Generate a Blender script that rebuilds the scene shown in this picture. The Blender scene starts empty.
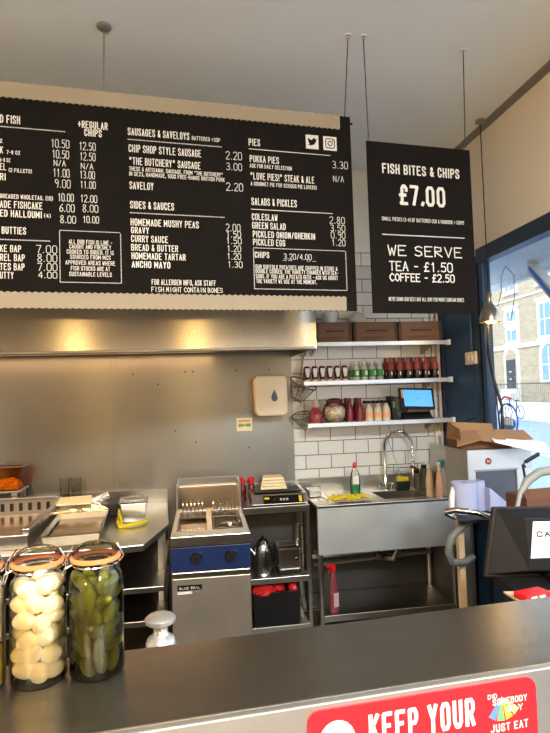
import bpy, bmesh, math, random
from mathutils import Vector, Matrix, Euler
R = math.radians
random.seed(7)
SC = bpy.context.scene
COL = SC.collection

# ---------------------------------------------------------------- camera, world, light
cd = bpy.data.cameras.new('camera'); cam = bpy.data.objects.new('camera', cd); COL.objects.link(cam)
SC.camera = cam
YAW, PIT, ROL = R(9.0), R(2.72), R(-1.78)
_f = Vector((math.sin(YAW)*math.cos(PIT), math.cos(YAW)*math.cos(PIT), math.sin(PIT)))
_r = Vector((math.cos(YAW), -math.sin(YAW), 0)); _u = _r.cross(_f)
_r2 = _r*math.cos(ROL)+_u*math.sin(ROL); _u2 = _u*math.cos(ROL)-_r*math.sin(ROL)
cam.matrix_world = Matrix(((_r2.x, _u2.x, -_f.x, 0), (_r2.y, _u2.y, -_f.y, 0), (_r2.z, _u2.z, -_f.z, 1.68), (0, 0, 0, 1)))
cd.sensor_fit = 'VERTICAL'; cd.sensor_height = 24.0; cd.lens = 24.0*554/733
cd.clip_start = 0.02; cd.clip_end = 300

SC.view_settings.view_transform = 'Standard'; SC.view_settings.look = 'None'
SC.view_settings.gamma = 1.0; SC.view_settings.use_curve_mapping = False
SC.view_settings.exposure = 0.0
SC.cycles.transparent_max_bounces = 32

w = bpy.data.worlds.new('sky'); SC.world = w; w.use_nodes = True
nt = w.node_tree; bg = nt.nodes['Background']
tc = nt.nodes.new('ShaderNodeTexCoord'); sp = nt.nodes.new('ShaderNodeSeparateXYZ'); cr = nt.nodes.new('ShaderNodeValToRGB')
nt.links.new(tc.outputs['Generated'], sp.inputs[0]); nt.links.new(sp.outputs['Z'], cr.inputs[0]); nt.links.new(cr.outputs[0], bg.inputs[0])
cr.color_ramp.elements[0].color = (0.80, 0.88, 1.0, 1); cr.color_ramp.elements[1].color = (0.50, 0.70, 1.0, 1)
bg.inputs[1].default_value = 3.2

def lamp(name, kind, loc, rot, energy, color, **kw):
    l = bpy.data.lights.new(name, kind); l.energy = energy; l.color = color
    for k, v in kw.items(): setattr(l, k, v)
    o = bpy.data.objects.new(name, l); COL.objects.link(o); o.location = loc; o.rotation_euler = rot
    return o
lamp('sun', 'SUN', (0, 0, 10), (R(48), 0, R(-62)), 2.0, (1.0, 0.95, 0.86), angle=R(3))
# unseen fill lights added over the customer side; the cool one stands for daylight
for (x, y, e_, c_) in ((-1.6, -0.9, 130, (1.0, .87, .70)), (0.0, -1.2, 85, (1.0, .91, .78)), (1.2, -1.3, 280, (.78, .92, 1.0))):
    lamp('ceiling_fill_lamp', 'AREA', (x, y, 3.40), (0, 0, 0), e_*1.06, c_, shape='RECTANGLE', size=0.6, size_y=0.6)

# ---------------------------------------------------------------- materials
def mat(name, color, rough=0.5, metal=0.0, emit=None, es=1.0, alpha=1.0, trans=0.0, ior=1.45, var=0.06, vscale=6.0, bump=0.0, bscale=40.0, aniso=0.0, arot=0.0, coat=0.0, stretch=None, sss=0.0, spec=0.5):
    m = bpy.data.materials.new(name); m.use_nodes = True; t = m.node_tree; N = t.nodes; L = t.links
    b = N['Principled BSDF']
    b.inputs['Roughness'].default_value = rough; b.inputs['Metallic'].default_value = metal
    b.inputs['IOR'].default_value = ior; b.inputs['Specular IOR Level'].default_value = spec
    c = N.new('ShaderNodeTexCoord'); mp = N.new('ShaderNodeMapping'); nz = N.new('ShaderNodeTexNoise')
    L.new(c.outputs['Object'], mp.inputs[0]); L.new(mp.outputs[0], nz.inputs['Vector'])
    if stretch: mp.inputs['Scale'].default_value = stretch
    nz.inputs['Scale'].default_value = vscale; nz.inputs['Detail'].default_value = 3
    rp = N.new('ShaderNodeValToRGB')
    rp.color_ramp.elements[0].position = 0.3; rp.color_ramp.elements[1].position = 0.7
    rp.color_ramp.elements[0].color = (*[max(0, x*(1-var)) for x in color], 1)
    rp.color_ramp.elements[1].color = (*[min(1, x*(1+var)) for x in color], 1)
    L.new(nz.outputs['Fac'], rp.inputs[0]); L.new(rp.outputs[0], b.inputs['Base Color'])
    if trans: b.inputs['Transmission Weight'].default_value = trans
    if coat: b.inputs['Coat Weight'].default_value = coat; b.inputs['Coat Roughness'].default_value = 0.1
    if sss:
        b.inputs['Subsurface Weight'].default_value = sss; b.inputs['Subsurface Radius'].default_value = (0.01, 0.008, 0.006)
    if emit: b.inputs['Emission Color'].default_value = (*emit, 1); b.inputs['Emission Strength'].default_value = es
    if aniso:
        b.inputs['Anisotropic'].default_value = aniso; b.inputs['Anisotropic Rotation'].default_value = arot
        tg = N.new('ShaderNodeCombineXYZ'); tg.inputs[0].default_value = 1.0; L.new(tg.outputs[0], b.inputs['Tangent'])
    if bump:
        n2 = N.new('ShaderNodeTexNoise'); n2.inputs['Scale'].default_value = bscale
        L.new(mp.outputs[0], n2.inputs['Vector'])
        bp = N.new('ShaderNodeBump'); bp.inputs['Strength'].default_value = bump; bp.inputs['Distance'].default_value = 0.01
        L.new(n2.outputs['Fac'], bp.inputs['Height']); L.new(bp.outputs[0], b.inputs['Normal'])
    return m

def clear_mat(name, tint=(1, 1, 1), refl=1.0, rough=0.02):
    """thin clear sheet: transparent with a fresnel reflection"""
    m = bpy.data.materials.new(name); m.use_nodes = True; t = m.node_tree; N = t.nodes; L = t.links
    for n in list(N):
        if n.type == 'BSDF_PRINCIPLED': N.remove(n)
    tr = N.new('ShaderNodeBsdfTransparent'); tr.inputs[0].default_value = (*tint, 1)
    gl = N.new('ShaderNodeBsdfGlossy'); gl.inputs['Roughness'].default_value = rough
    lw = N.new('ShaderNodeFresnel'); lw.inputs[0].default_value = 1.45
    mu = N.new('ShaderNodeMath'); mu.operation = 'MULTIPLY'; mu.inputs[1].default_value = refl
    mx = N.new('ShaderNodeMixShader')
    L.new(lw.outputs[0], mu.inputs[0]); L.new(mu.outputs[0], mx.inputs[0]); L.new(tr.outputs[0], mx.inputs[1]); L.new(gl.outputs[0], mx.inputs[2])
    L.new(mx.outputs[0], N['Material Output'].inputs[0])
    return m

def brick_mat(name, c1, c2, mortar, bw, rh, ms, axis='xz', rough=0.3, off=(0, 0), bump=0.4, bias=0.0):
    m = bpy.data.materials.new(name); m.use_nodes = True; t = m.node_tree; N = t.nodes; L = t.links
    b = N['Principled BSDF']; b.inputs['Roughness'].default_value = rough
    g = N.new('ShaderNodeNewGeometry'); s = N.new('ShaderNodeSeparateXYZ'); cb = N.new('ShaderNodeCombineXYZ')
    L.new(g.outputs['Position'], s.inputs[0])
    L.new(s.outputs['X' if axis[0] == 'x' else 'Y'], cb.inputs[0]); L.new(s.outputs['Z' if axis[1] == 'z' else 'Y'], cb.inputs[1])
    ad = N.new('ShaderNodeVectorMath'); ad.inputs[1].default_value = (off[0]+20*bw, off[1]+20*rh, 0); L.new(cb.outputs[0], ad.inputs[0])
    br = N.new('ShaderNodeTexBrick'); L.new(ad.outputs[0], br.inputs['Vector'])
    br.inputs['Color1'].default_value = (*c1, 1); br.inputs['Color2'].default_value = (*c2, 1); br.inputs['Mortar'].default_value = (*mortar, 1)
    br.inputs['Scale'].default_value = 1; br.inputs['Brick Width'].default_value = bw; br.inputs['Row Height'].default_value = rh
    br.inputs['Mortar Size'].default_value = ms; br.inputs['Bias'].default_value = bias
    L.new(br.outputs['Color'], b.inputs['Base Color'])
    bp = N.new('ShaderNodeBump'); bp.inputs['Strength'].default_value = bump; bp.inputs['Distance'].default_value = 0.003; bp.invert = True
    L.new(br.outputs['Fac'], bp.inputs['Height']); L.new(bp.outputs[0], b.inputs['Normal'])
    return m

def stripe_mat(name, c1, c2, scale):
    m = bpy.data.materials.new(name); m.use_nodes = True; t = m.node_tree; N = t.nodes; L = t.links
    b = N['Principled BSDF']; b.inputs['Roughness'].default_value = 0.6
    c = N.new('ShaderNodeTexCoord'); wv = N.new('ShaderNodeTexWave'); rp = N.new('ShaderNodeValToRGB')
    mp = N.new('ShaderNodeMapping'); mp.inputs['Rotation'].default_value = (0, R(45), 0)
    L.new(c.outputs['Object'], mp.inputs[0]); L.new(mp.outputs[0], wv.inputs['Vector']); wv.bands_direction = 'X'
    wv.inputs['Scale'].default_value = scale
    rp.color_ramp.elements[0].color = (*c1, 1); rp.color_ramp.elements[1].color = (*c2, 1)
    L.new(wv.outputs['Fac'], rp.inputs[0]); L.new(rp.outputs[0], b.inputs['Base Color'])
    return m

steel = mat('brushed_steel', (0.56, 0.53, 0.48), 0.34, 1.0, aniso=0.75, var=0.08, vscale=2, stretch=(1, 1, 8), bump=0.02, bscale=120)
steel_hood = mat('hood_steel', (0.50, 0.46, 0.40), 0.24, 1.0, aniso=0.85, arot=.25, var=0.12, vscale=2.5, stretch=(1, 1, .6), bump=0.02, bscale=9)
steel_pale = mat('pale_steel', (0.66, 0.68, 0.68), 0.38, 0.6, var=0.05)
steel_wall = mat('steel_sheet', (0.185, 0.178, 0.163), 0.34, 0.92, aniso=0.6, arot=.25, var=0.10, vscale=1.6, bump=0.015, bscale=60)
steel_dark = mat('dull_steel', (0.36, 0.34, 0.31), 0.42, 0.85, var=0.1, vscale=4, bump=0.02)
steel_counter = mat('worn_steel', (0.26, 0.235, 0.20), 0.27, 0.95, var=0.08, vscale=5, stretch=(1, 8, 8), bump=0.03, bscale=80)
chrome = mat('chrome', (0.72, 0.70, 0.66), 0.12, 1.0)
rubber = mat('black_plastic', (0.012, 0.011, 0.011), 0.45, bump=0.05, spec=0.25)
blackm = mat('matt_black', (0.012, 0.010, 0.010), 0.55)
board_black = mat('board_black', (0.010, 0.008, 0.007), 0.9, spec=0.1)
white_txt = mat('white_lettering', (0.70, 0.66, 0.60), 0.7)
chalk = mat('marker_ink', (0.62, 0.60, 0.55), 0.8)
cream_wall = mat('cream_paint', (0.80, 0.70, 0.56), 0.8, var=0.03, vscale=1.5, bump=0.05)
ceil_m = mat('ceiling_paint', (0.82, 0.86, 0.86), 0.85, var=0.02, vscale=1.0)
blue_wall = mat('blue_paint', (0.022, 0.065, 0.14), 0.5, var=0.05, bump=0.04)
blue_dark = mat('dark_blue_paint', (0.012, 0.026, 0.055), 0.4)
blue_panel = mat('blue_enamel', (0.009, 0.022, 0.085), 0.35)
tile = brick_mat('white_tile', (0.74, 0.73, 0.70), (0.68, 0.67, 0.64), (0.16, 0.15, 0.14), 0.203, 0.1065, 0.0035, off=(0.02, -0.015), rough=0.18)
floor_m = mat('tan_floor', (0.15, 0.12, 0.095), 0.45, var=0.2, vscale=8)
oak = mat('wood_brown', (0.17, 0.080, 0.038), 0.6, var=0.35, vscale=3, stretch=(1, 1, 14))
cardboard = mat('cardboard', (0.29, 0.155, 0.07), 0.85, var=0.06)
card_dark = mat('brown_card', (0.13, 0.055, 0.028), 0.8)
card_pale = mat('pale_card', (0.62, 0.45, 0.28), 0.85)
paper_white = mat('white_paper', (0.80, 0.80, 0.80), 0.8)
paper_blue = mat('lilac_paper', (0.40, 0.42, 0.60), 0.85)
cream_pl = mat('cream_plastic', (0.78, 0.66, 0.46), 0.3, var=0.02)
white_pl = mat('white_plastic', (0.78, 0.76, 0.72), 0.35)
clear_plastic = clear_mat('clear_plastic', (0.93, 0.93, 0.90), 0.5)
glass = clear_mat('clear_glass', (0.97, 0.98, 0.96), 1.3)
pane_m = clear_mat('window_glass', (0.97, 0.99, 1.0), 0.15)
brine_egg = clear_mat('pale_brine', (0.97, 0.94, 0.82), 0.1)
brine_green = clear_mat('green_brine', (0.72, 0.72, 0.36), 0.1)
egg_m = mat('egg_white', (0.86, 0.78, 0.62), 0.35, var=0.04, vscale=12, sss=0.15)
gherkin_m = mat('gherkin_green', (0.20, 0.19, 0.018), 0.3, var=0.6, vscale=22, bump=0.4, bscale=90)
orange_seal = mat('orange_rubber', (0.80, 0.26, 0.10), 0.5)
red_m = mat('red_print', (0.62, 0.012, 0.02), 0.45)
red_bag = mat('red_plastic', (0.62, 0.02, 0.02), 0.35)
ketchup_m = mat('dark_red_sauce', (0.11, 0.012, 0.012), 0.2)
cola_m = mat('dark_cola', (0.018, 0.008, 0.006), 0.1)
cola_label = mat('red_label', (0.26, 0.045, 0.03), 0.5)
green_label = mat('green_label', (0.05, 0.28, 0.07), 0.5)
orange_label = mat('orange_label', (0.75, 0.38, 0.18), 0.5)
yellow_m = mat('yellow_cloth', (0.58, 0.44, 0.01), 0.6, bump=0.3, bscale=60)
green_liq = mat('green_liquid', (0.02, 0.20, 0.06), 0.2)
amber = clear_mat('amber_plastic', (0.80, 0.52, 0.18), 0.5)
orange_food = mat('orange_food', (0.60, 0.27, 0.03), 0.5, var=0.4, vscale=30, bump=0.5)
foil = mat('crumpled_foil', (0.75, 0.72, 0.66), 0.25, 1.0, bump=0.6, bscale=40)
butter = mat('cream_paper', (0.80, 0.68, 0.42), 0.7)
oil_m = mat('frying_fat', (0.20, 0.10, 0.025), 0.15, 0.3)
screen_m = mat('blue_screen', (0.05, 0.25, 0.8), 0.3, emit=(0.09, 0.42, 1.0), es=0.9)
bulb_m = mat('warm_bulb', (1, 0.7, 0.3), 0.3, emit=(1.0, 0.55, 0.13), es=22)
wire_m = mat('steel_wire', (0.10, 0.09, 0.08), 0.5, 0.6)
mesh_wire = mat('wire_mesh_metal', (0.32, 0.26, 0.20), 0.4, 1.0)
trim_tan = stripe_mat('hatched_strip', (0.38, 0.31, 0.21), (0.20, 0.155, 0.10), 42)

# ---------------------------------------------------------------- mesh helpers
class MB:
    def __init__(s): s.bm = bmesh.new(); s.M = Matrix.Identity(4)
    def at(s, M): s.M = M; return s
    def v(s, p): return s.bm.verts.new(s.M @ Vector(p))
    def face(s, vs, smooth=False):
        try:
            f = s.bm.faces.new(vs); f.smooth = smooth; return f
        except ValueError: return None
    def box(s, x0, x1, y0, y1, z0, z1):
        p = [s.v((x, y, z)) for z in (z0, z1) for y in (y0, y1) for x in (x0, x1)]
        for q in ((0, 2, 3, 1), (4, 5, 7, 6), (0, 1, 5, 4), (2, 6, 7, 3), (0, 4, 6, 2), (1, 3, 7, 5)): s.face([p[i] for i in q])
        return s
    def hexa(s, low, high):
        """low/high: four points each"""
        a = [s.v(p) for p in low]; b = [s.v(p) for p in high]
        s.face(a[::-1]); s.face(b)
        for i in range(4): j = (i+1) % 4; s.face([a[i], a[j], b[j], b[i]])
        return s
    def prism(s, pts, d0, d1, axis='z'):
        def P(p, d): return {'z': (p[0], p[1], d), 'y': (p[0], d, p[1]), 'x': (d, p[0], p[1])}[axis]
        a = [s.v(P(p, d0)) for p in pts]; b = [s.v(P(p, d1)) for p in pts]
        s.face(a[::-1]); s.face(b)
        for i in range(len(pts)): j = (i+1) % len(pts); s.face([a[i], a[j], b[j], b[i]])
        return s
    def tube(s, pts, r, n=10, closed=False, caps=True):
        pts = [Vector(p) for p in pts]; m = len(pts); rings = []
        rr = r if isinstance(r, (list, tuple)) else [r]*m
        up = None
        for i, p in enumerate(pts):
            if closed: t = pts[(i+1) % m]-pts[i-1]
            else: t = pts[min(i+1, m-1)]-pts[max(i-1, 0)]
            if t.length < 1e-9: t = Vector((0, 0, 1))
            t.normalize()
            if up is None:
                up = Vector((0, 0, 1)) if abs(t.z) < 0.9 else Vector((1, 0, 0))
            a = t.cross(up)
            if a.length < 1e-6: a = t.cross(Vector((0, 1, 0)))
            a.normalize(); up = a.cross(t); b = up
            rings.append([s.v(p+(a*math.cos(k*2*math.pi/n)+b*math.sin(k*2*math.pi/n))*rr[i]) for k in range(n)])
        for i in range(m if closed else m-1):
            A, B = rings[i], rings[(i+1) % m]
            for k in range(n): s.face([A[k], A[(k+1) % n], B[(k+1) % n], B[k]], True)
        if not closed and caps: s.face(rings[0][::-1]); s.face(rings[-1])
        return s
    def lathe(s, prof, c=(0, 0, 0), n=24, sx=1.0, sy=1.0):
        rings = []
        for (r, z) in prof:
            if r < 1e-6: rings.append([s.v((c[0], c[1], c[2]+z))])
            else: rings.append([s.v((c[0]+sx*r*math.cos(k*2*math.pi/n), c[1]+sy*r*math.sin(k*2*math.pi/n), c[2]+z)) for k in range(n)])
        for A, B in zip(rings, rings[1:]):
            for k in range(n):
                j = (k+1) % n
                if len(A) == 1 and len(B) == 1: continue
                if len(A) == 1: s.face([A[0], B[j], B[k]], True)
                elif len(B) == 1: s.face([A[k], A[j], B[0]], True)
                else: s.face([A[k], A[j], B[j], B[k]], True)
        return s
    def ball(s, c, rx, ry=None, rz=None, n=12, k=8, rot=None):
        ry = ry or rx; rz = rz or rx
        M0 = s.M; s.M = M0 @ Matrix.Translation(Vector(c)) @ (Euler(rot).to_matrix().to_4x4() if rot else Matrix.Identity(4))
        prof = [(math.sin(math.pi*i/k), -math.cos(math.pi*i/k)) for i in range(k+1)]
        rings = []
        for (r, z) in prof:
            if r < 1e-6: rings.append([s.v((0, 0, z*rz))])
            else: rings.append([s.v((rx*r*math.cos(q*2*math.pi/n), ry*r*math.sin(q*2*math.pi/n), z*rz)) for q in range(n)])
        for A, B in zip(rings, rings[1:]):
            for q in range(n):
                j = (q+1) % n
                if len(A) == 1: s.face([A[0], B[j], B[q]], True)
                elif len(B) == 1: s.face([A[q], A[j], B[0]], True)
                else: s.face([A[q], A[j], B[j], B[q]], True)
        s.M = M0
        return s
    def build(s, name, m, parent=None, bev=0.0, loc=None, rot=None, solid=0.0, seg=2):
        bmesh.ops.recalc_face_normals(s.bm, faces=s.bm.faces[:])
        for e in s.bm.edges:
            if len(e.link_faces) == 2 and e.calc_face_angle(0) > 0.75: e.smooth = False
        me = bpy.data.meshes.new(name); s.bm.to_mesh(me); s.bm.free()
        me.materials.append(m)
        o = bpy.data.objects.new(name, me); COL.objects.link(o)
        if parent: o.parent = parent
        if loc: o.location = loc
        if rot: o.rotation_euler = rot
        if solid:
            d = o.modifiers.new('thickness', 'SOLIDIFY'); d.thickness = solid
        if bev:
            b = o.modifiers.new('bevel', 'BEVEL'); b.width = bev; b.segments = seg; b.limit_method = 'ANGLE'; b.angle_limit = R(40)
        return o

def tag(o, label, cat, group=None, kind=None):
    if label: o['label'] = label
    if cat: o['category'] = cat
    if group: o['group'] = group
    if kind: o['kind'] = kind
    return o
def thing(name, label, cat, loc=(0, 0, 0), rz=0.0, group=None):
    o = bpy.data.objects.new(name, None); COL.objects.link(o); o.empty_display_size = 0.05
    o.location = loc; o.rotation_euler = (0, 0, rz)
    return tag(o, label, cat, group)
def struct(o): o['kind'] = 'structure'; return o
def dup(root, loc, rz=None, label=None):
    def cp(o, par):
        c = o.copy(); COL.objects.link(c)
        if par: c.parent = par
        for ch in kids.get(o.name, []): cp(ch, c)
        return c
    kids = {}
    for o in COL.objects:
        if o.parent: kids.setdefault(o.parent.name, []).append(o)
    r = cp(root, None); r.location = loc
    if rz is not None: r.rotation_euler = (0, 0, rz)
    if label: r['label'] = label
    return r
def arc(c, r, a0, a1, n, plane='xz'):
    out = []
    for i in range(n+1):
        a = R(a0+(a1-a0)*i/n); u, v = r*math.cos(a), r*math.sin(a)
        out.append((c[0]+u, c[1], c[2]+v) if plane == 'xz' else (c[0], c[1]+u, c[2]+v) if plane == 'yz' else (c[0]+u, c[1]+v, c[2]))
    return out

# lettering: printed (condensed font) and handwritten (strokes)
GL = {'0': [[(0, 1), (0, 5), (1, 6), (3, 6), (4, 5), (4, 1), (3, 0), (1, 0), (0, 1)]], '1': [[(1, 4.7), (2.2, 6), (2.2, 0)]],
 '2': [[(0, 5), (1, 6), (3, 6), (4, 5), (4, 4), (0, 0), (4, 0)]], '3': [[(0, 5.5), (2, 6), (3.7, 5), (3, 3.4), (1.5, 3.1), (3.4, 2.6), (4, 1.2), (2.6, 0), (0, .5)]],
 '4': [[(3, 0), (3, 6), (0, 2), (4, 2)]], '5': [[(4, 6), (.6, 6), (.3, 3.4), (2.6, 3.8), (4, 2.4), (3.4, .5), (1.6, 0), (0, .6)]],
 '6': [[(3.5, 6), (1, 4), (0, 2), (.6, .4), (2, 0), (3.7, .6), (4, 2), (3, 3.2), (.6, 2.6)]], '7': [[(0, 6), (4, 6), (1.5, 0)]],
 '8': [[(2, 3.2), (.4, 4.4), (1, 6), (3, 6), (3.6, 4.4), (2, 3.2), (0, 1.6), (1, 0), (3, 0), (4, 1.6), (2, 3.2)]], '9': [[(4, 4), (2, 3), (.3, 4), (.6, 5.6), (2.4, 6), (4, 5), (4, 3), (3, 0)]],
 '.': [[(1.7, 0), (2.2, .5)]], '/': [[(.5, 0), (3.5, 6)]], '-': [[(.6, 3), (3.4, 3)]], '£': [[(4, 5), (3, 6), (1.6, 5.6), (1.3, 4), (1.3, 1), (0, 0), (4, .2)], [(0, 3), (3, 3)]],
 'A': [[(0, 0), (2, 6), (4, 0)], [(.8, 2.2), (3.2, 2.2)]], 'B': [[(0, 0), (0, 6), (3, 5.6), (3, 3.6), (0, 3.2), (3.6, 2.6), (3.4, .3), (0, 0)]], 'C': [[(4, 5), (2, 6), (0, 4), (0, 2), (2, 0), (4, 1)]],
 'E': [[(4, 6), (0, 6), (0, 0), (4, 0)], [(0, 3.2), (3, 3.2)]], 'F': [[(4, 6), (0, 6), (0, 0)], [(0, 3.2), (3, 3.2)]], 'G': [[(4, 5), (2, 6), (0, 4), (0, 2), (2, 0), (4, 1), (4, 3), (2.4, 3)]],
 'H': [[(0, 0), (0, 6)], [(4, 0), (4, 6)], [(0, 3), (4, 3)]], 'I': [[(2, 0), (2, 6)]], 'M': [[(0, 0), (.4, 6), (2, 2), (3.6, 6), (4, 0)]], 'N': [[(0, 0), (0, 6), (4, 0), (4, 6)]],
 'O': [[(2, 0), (0, 1.6), (0, 4.4), (2, 6), (4, 4.4), (4, 1.6), (2, 0)]], 'R': [[(0, 0), (0, 6), (3.4, 5.6), (3.4, 3.6), (0, 3), (4, 0)]], 'S': [[(4, 5.2), (2, 6), (.2, 5), (.8, 3.4), (3.4, 2.6), (3.8, 1), (2, 0), (0, .8)]],
 'T': [[(0, 6), (4, 6)], [(2, 6), (2, 0)]], 'V': [[(0, 6), (2, 0), (4, 6)]], 'W': [[(0, 6), (1, 0), (2, 4.4), (3, 0), (4.2, 6)]]}
def hand_text(mb, s, u, v, width, cap, th=0.0012, d=-0.0015):
    n = sum(0.6 if ch in ' .' else 1 for ch in s); adv = width/max(0.5, n-0.25); x = u
    for ch in s:
        a = adv*(0.6 if ch in ' .' else 1)
        for st in GL.get(ch, []):
            k = adv*0.72/4; off = -k*1.2 if ch == '.' else 0
            P = [Vector((x+off+p[0]*k, v+p[1]*cap/6)) for p in st]
            for i, (A, B) in enumerate(zip(P, P[1:])):
                t = B-A
                if t.length < 1e-7: continue
                t.normalize(); q = Vector((-t.y, t.x))*th; A2, B2 = A-t*th*.7, B+t*th*.7; dd = d-0.00002*(i % 5)
                mb.face([mb.v((w_.x, dd, w_.y)) for w_ in (A2-q, B2-q, B2+q, A2+q)])
        x += a

GL.update({'D': [[(0, 0), (0, 6), (2.4, 6), (4, 4.8), (4, 1.2), (2.4, 0), (0, 0)]], 'J': [[(3.6, 6), (3.6, 1.2), (2, 0), (0, 1.2)]], 'K': [[(0, 0), (0, 6)], [(4, 6), (0, 2.6)], [(1.2, 3.6), (4, 0)]],
 'L': [[(0, 6), (0, 0), (3.8, 0)]], 'P': [[(0, 0), (0, 6), (3, 6), (4, 5), (4, 3.8), (3, 2.8), (0, 2.8)]], 'U': [[(0, 6), (0, 1.2), (1.2, 0), (2.8, 0), (4, 1.2), (4, 6)]],
 'X': [[(0, 0), (4, 6)], [(0, 6), (4, 0)]], 'Y': [[(0, 6), (2, 3), (4, 6)], [(2, 3), (2, 0)]], 'Z': [[(0, 6), (4, 6), (0, 0), (4, 0)]], '&': [[(4, 0), (.8, 4.4), (1, 5.6), (2, 6), (2.8, 5.2), (2.4, 4), (.2, 2), (.4, .6), (1.6, 0), (4, 2.4)]],
 '"': [[(1, 6), (1, 4.4)], [(3, 6), (3, 4.4)]], "'": [[(2, 6), (2, 4.4)]], '!': [[(2, 6), (2, 2)], [(2, .5), (2, 0)]], '(': [[(3, 6.4), (1.4, 4.4), (1.4, 1.6), (3, -.4)]], ')': [[(1, 6.4), (2.6, 4.4), (2.6, 1.6), (1, -.4)]],
 ',': [[(2, .6), (1.4, -1)]], '%': [[(0, 0), (4, 6)], [(0, 5), (1, 6), (1.6, 5), (.6, 4.2), (0, 5)], [(2.6, 1), (3.4, 1.8), (4, 1), (3.2, 0), (2.6, 1)]], '+': [[(.2, 3), (3.8, 3)], [(2, 1), (2, 5)]]})
PR = dict(GL)
PR.update({'O': [[(1, 0), (0, 1), (0, 5), (1, 6), (3, 6), (4, 5), (4, 1), (3, 0), (1, 0)]], 'C': [[(4, 4.4), (4, 5), (3, 6), (1, 6), (0, 5), (0, 1), (1, 0), (3, 0), (4, 1), (4, 1.6)]],
 'G': [[(4, 4.4), (4, 5), (3, 6), (1, 6), (0, 5), (0, 1), (1, 0), (3, 0), (4, 1), (4, 2.8), (2.4, 2.8)]], 'S': [[(4, 4.6), (4, 5.2), (3, 6), (1, 6), (0, 5.2), (0, 4), (4, 2), (4, .8), (3, 0), (1, 0), (0, .8), (0, 1.4)]],
 'B': [[(0, 0), (0, 6), (3, 6), (3.8, 5.2), (3.8, 3.9), (3, 3.1), (0, 3.1)], [(3, 3.1), (4, 2.2), (4, .8), (3.1, 0), (0, 0)]], 'R': [[(0, 0), (0, 6), (3, 6), (4, 5.2), (4, 3.7), (3, 2.9), (0, 2.9)], [(2.2, 2.9), (4, 0)]],
 'M': [[(-.3, 0), (-.3, 6), (2, 1.6), (4.3, 6), (4.3, 0)]], '£': [[(4, 4.6), (4, 5.2), (3, 6), (2, 6), (1.1, 5.2), (1.1, 1), (.2, 0), (4, 0)], [(0, 2.9), (3, 2.9)]]})
def print_text(mb, s, u, v, width, cap, bold=0.02, d=-0.0015):
    """condensed printed capitals, left end at x=u, baseline z=v, facing -y"""
    th = 0
    wof = lambda ch: {' ': .55, '.': .45, ',': .45, '!': .5, "'": .4, '-': .8, 'I': .5, '1': .75, 'M': 1.15, 'W': 1.15, '(': .6, ')': .6}.get(ch, 1)
    n = sum(wof(c) for c in s); adv = (width+.18*width/max(1, n))/max(.5, n); x = u
    th = min(cap*(.05+bold), adv*(.105+bold*.8))
    for ch in s:
        a = adv*wof(ch); k = max(.1e-4, (adv*.80*(1.1 if ch in 'MW' else 1)-2*th)/4); ox = th
        if wof(ch) <= .8 and ch != '-': ox = a*.5-2*k-adv*.08
        for si, st in enumerate(PR.get(ch, [])):
            P = [Vector((x+ox+p[0]*k, v+th+p[1]*(cap-2*th)/6)) for p in st]
            for i, (A, B) in enumerate(zip(P, P[1:])):
                t = B-A
                if t.length < 1e-7: continue
                t.normalize(); q = Vector((-t.y, t.x))*th; e = t*th*(.42 if 0 < i < len(P)-2 else .9)
                A2 = A-t*th*(.42 if i else .95); B2 = B+t*th*(.42 if i < len(P)-2 else .95); dd = d-.00003*((i+si*3) % 6)
                mb.face([mb.v((w_.x, dd, w_.y)) for w_ in (A2-q, B2-q, B2+q, A2+q)])
        x += a

# ================================================================ the setting
CH = 3.46; WX = 2.04; BY = 4.25; LX = -3.2; FY = -2.6
struct(MB().box(LX-.1, WX+.12, FY-.1, BY+.1, -0.05, 0).build('floor', floor_m))
struct(MB().box(LX-.1, WX+.12, FY-.1, BY+.1, CH, CH+.08).build('ceiling', ceil_m))
struct(MB().box(LX-.1, WX+.12, BY, BY+.1, 0, 2.86).build('wall_back', tile))
struct(MB().box(LX-.1, WX+.12, BY, BY+.1, 2.86, CH).build('wall_back_upper', mat('pale_paint', (0.66, 0.64, 0.57), 0.8, var=0.03)))
struct(MB().box(LX-.1, LX, FY, BY, 0, CH).build('wall_left', cream_wall))
struct(MB().box(LX-.1, WX+.12, FY-.1, FY, 0, CH).build('wall_front', mat('taupe_paint', (0.40, 0.32, 0.25), 0.8)))
HZ = 2.60; SILL = 0.80; WY0, WY1 = -1.6, 3.525
WT = .045
m = MB().box(WX, WX+.12, FY, BY, HZ, CH)
struct(m.build('wall_right', cream_wall))
struct(MB().box(WX, WX+WT, WY1, BY, 0, HZ).box(WX, WX+WT, FY, WY1, 0, SILL).box(WX, WX+WT, FY, WY0, SILL, HZ).build('wall_right_lower', blue_wall))
struct(MB().box(WX-.012, WX, 3.60, 3.64, 0, HZ).box(WX-.014, WX, 4.17, BY, 0, HZ).build('trim_1', blue_dark))
struct(MB().prism([(WX, CH), (WX-.035, CH), (WX-.03, CH-.015), (WX-.012, CH-.03), (WX, CH-.035)], FY, BY, 'y').build('trim_2', mat('grey_trim', (0.20, 0.17, 0.145), 0.6)))
fr = struct(MB().box(WX-.04, WX+.05, WY0, WY1+.03, HZ-.065, HZ+.035).box(WX-.025, WX+.03, WY1-.03, WY1+.03, SILL, HZ-.06)
     .box(WX-.03, WX+.05, WY0, WY0+.06, SILL, HZ-.06).box(WX-.08, WX+.05, WY0, WY1, SILL-.04, SILL).build('window_1', blue_dark, bev=.004))
MB().box(WX+.0, WX+.006, WY0+.06, WY1-.035, SILL, HZ-.06).build('pane', pane_m, fr)
MB().box(WX-.029, WX-.025, WY1-.028, WY1+.01, SILL, HZ-.065).build('frame_face', blue_wall, fr)

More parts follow.
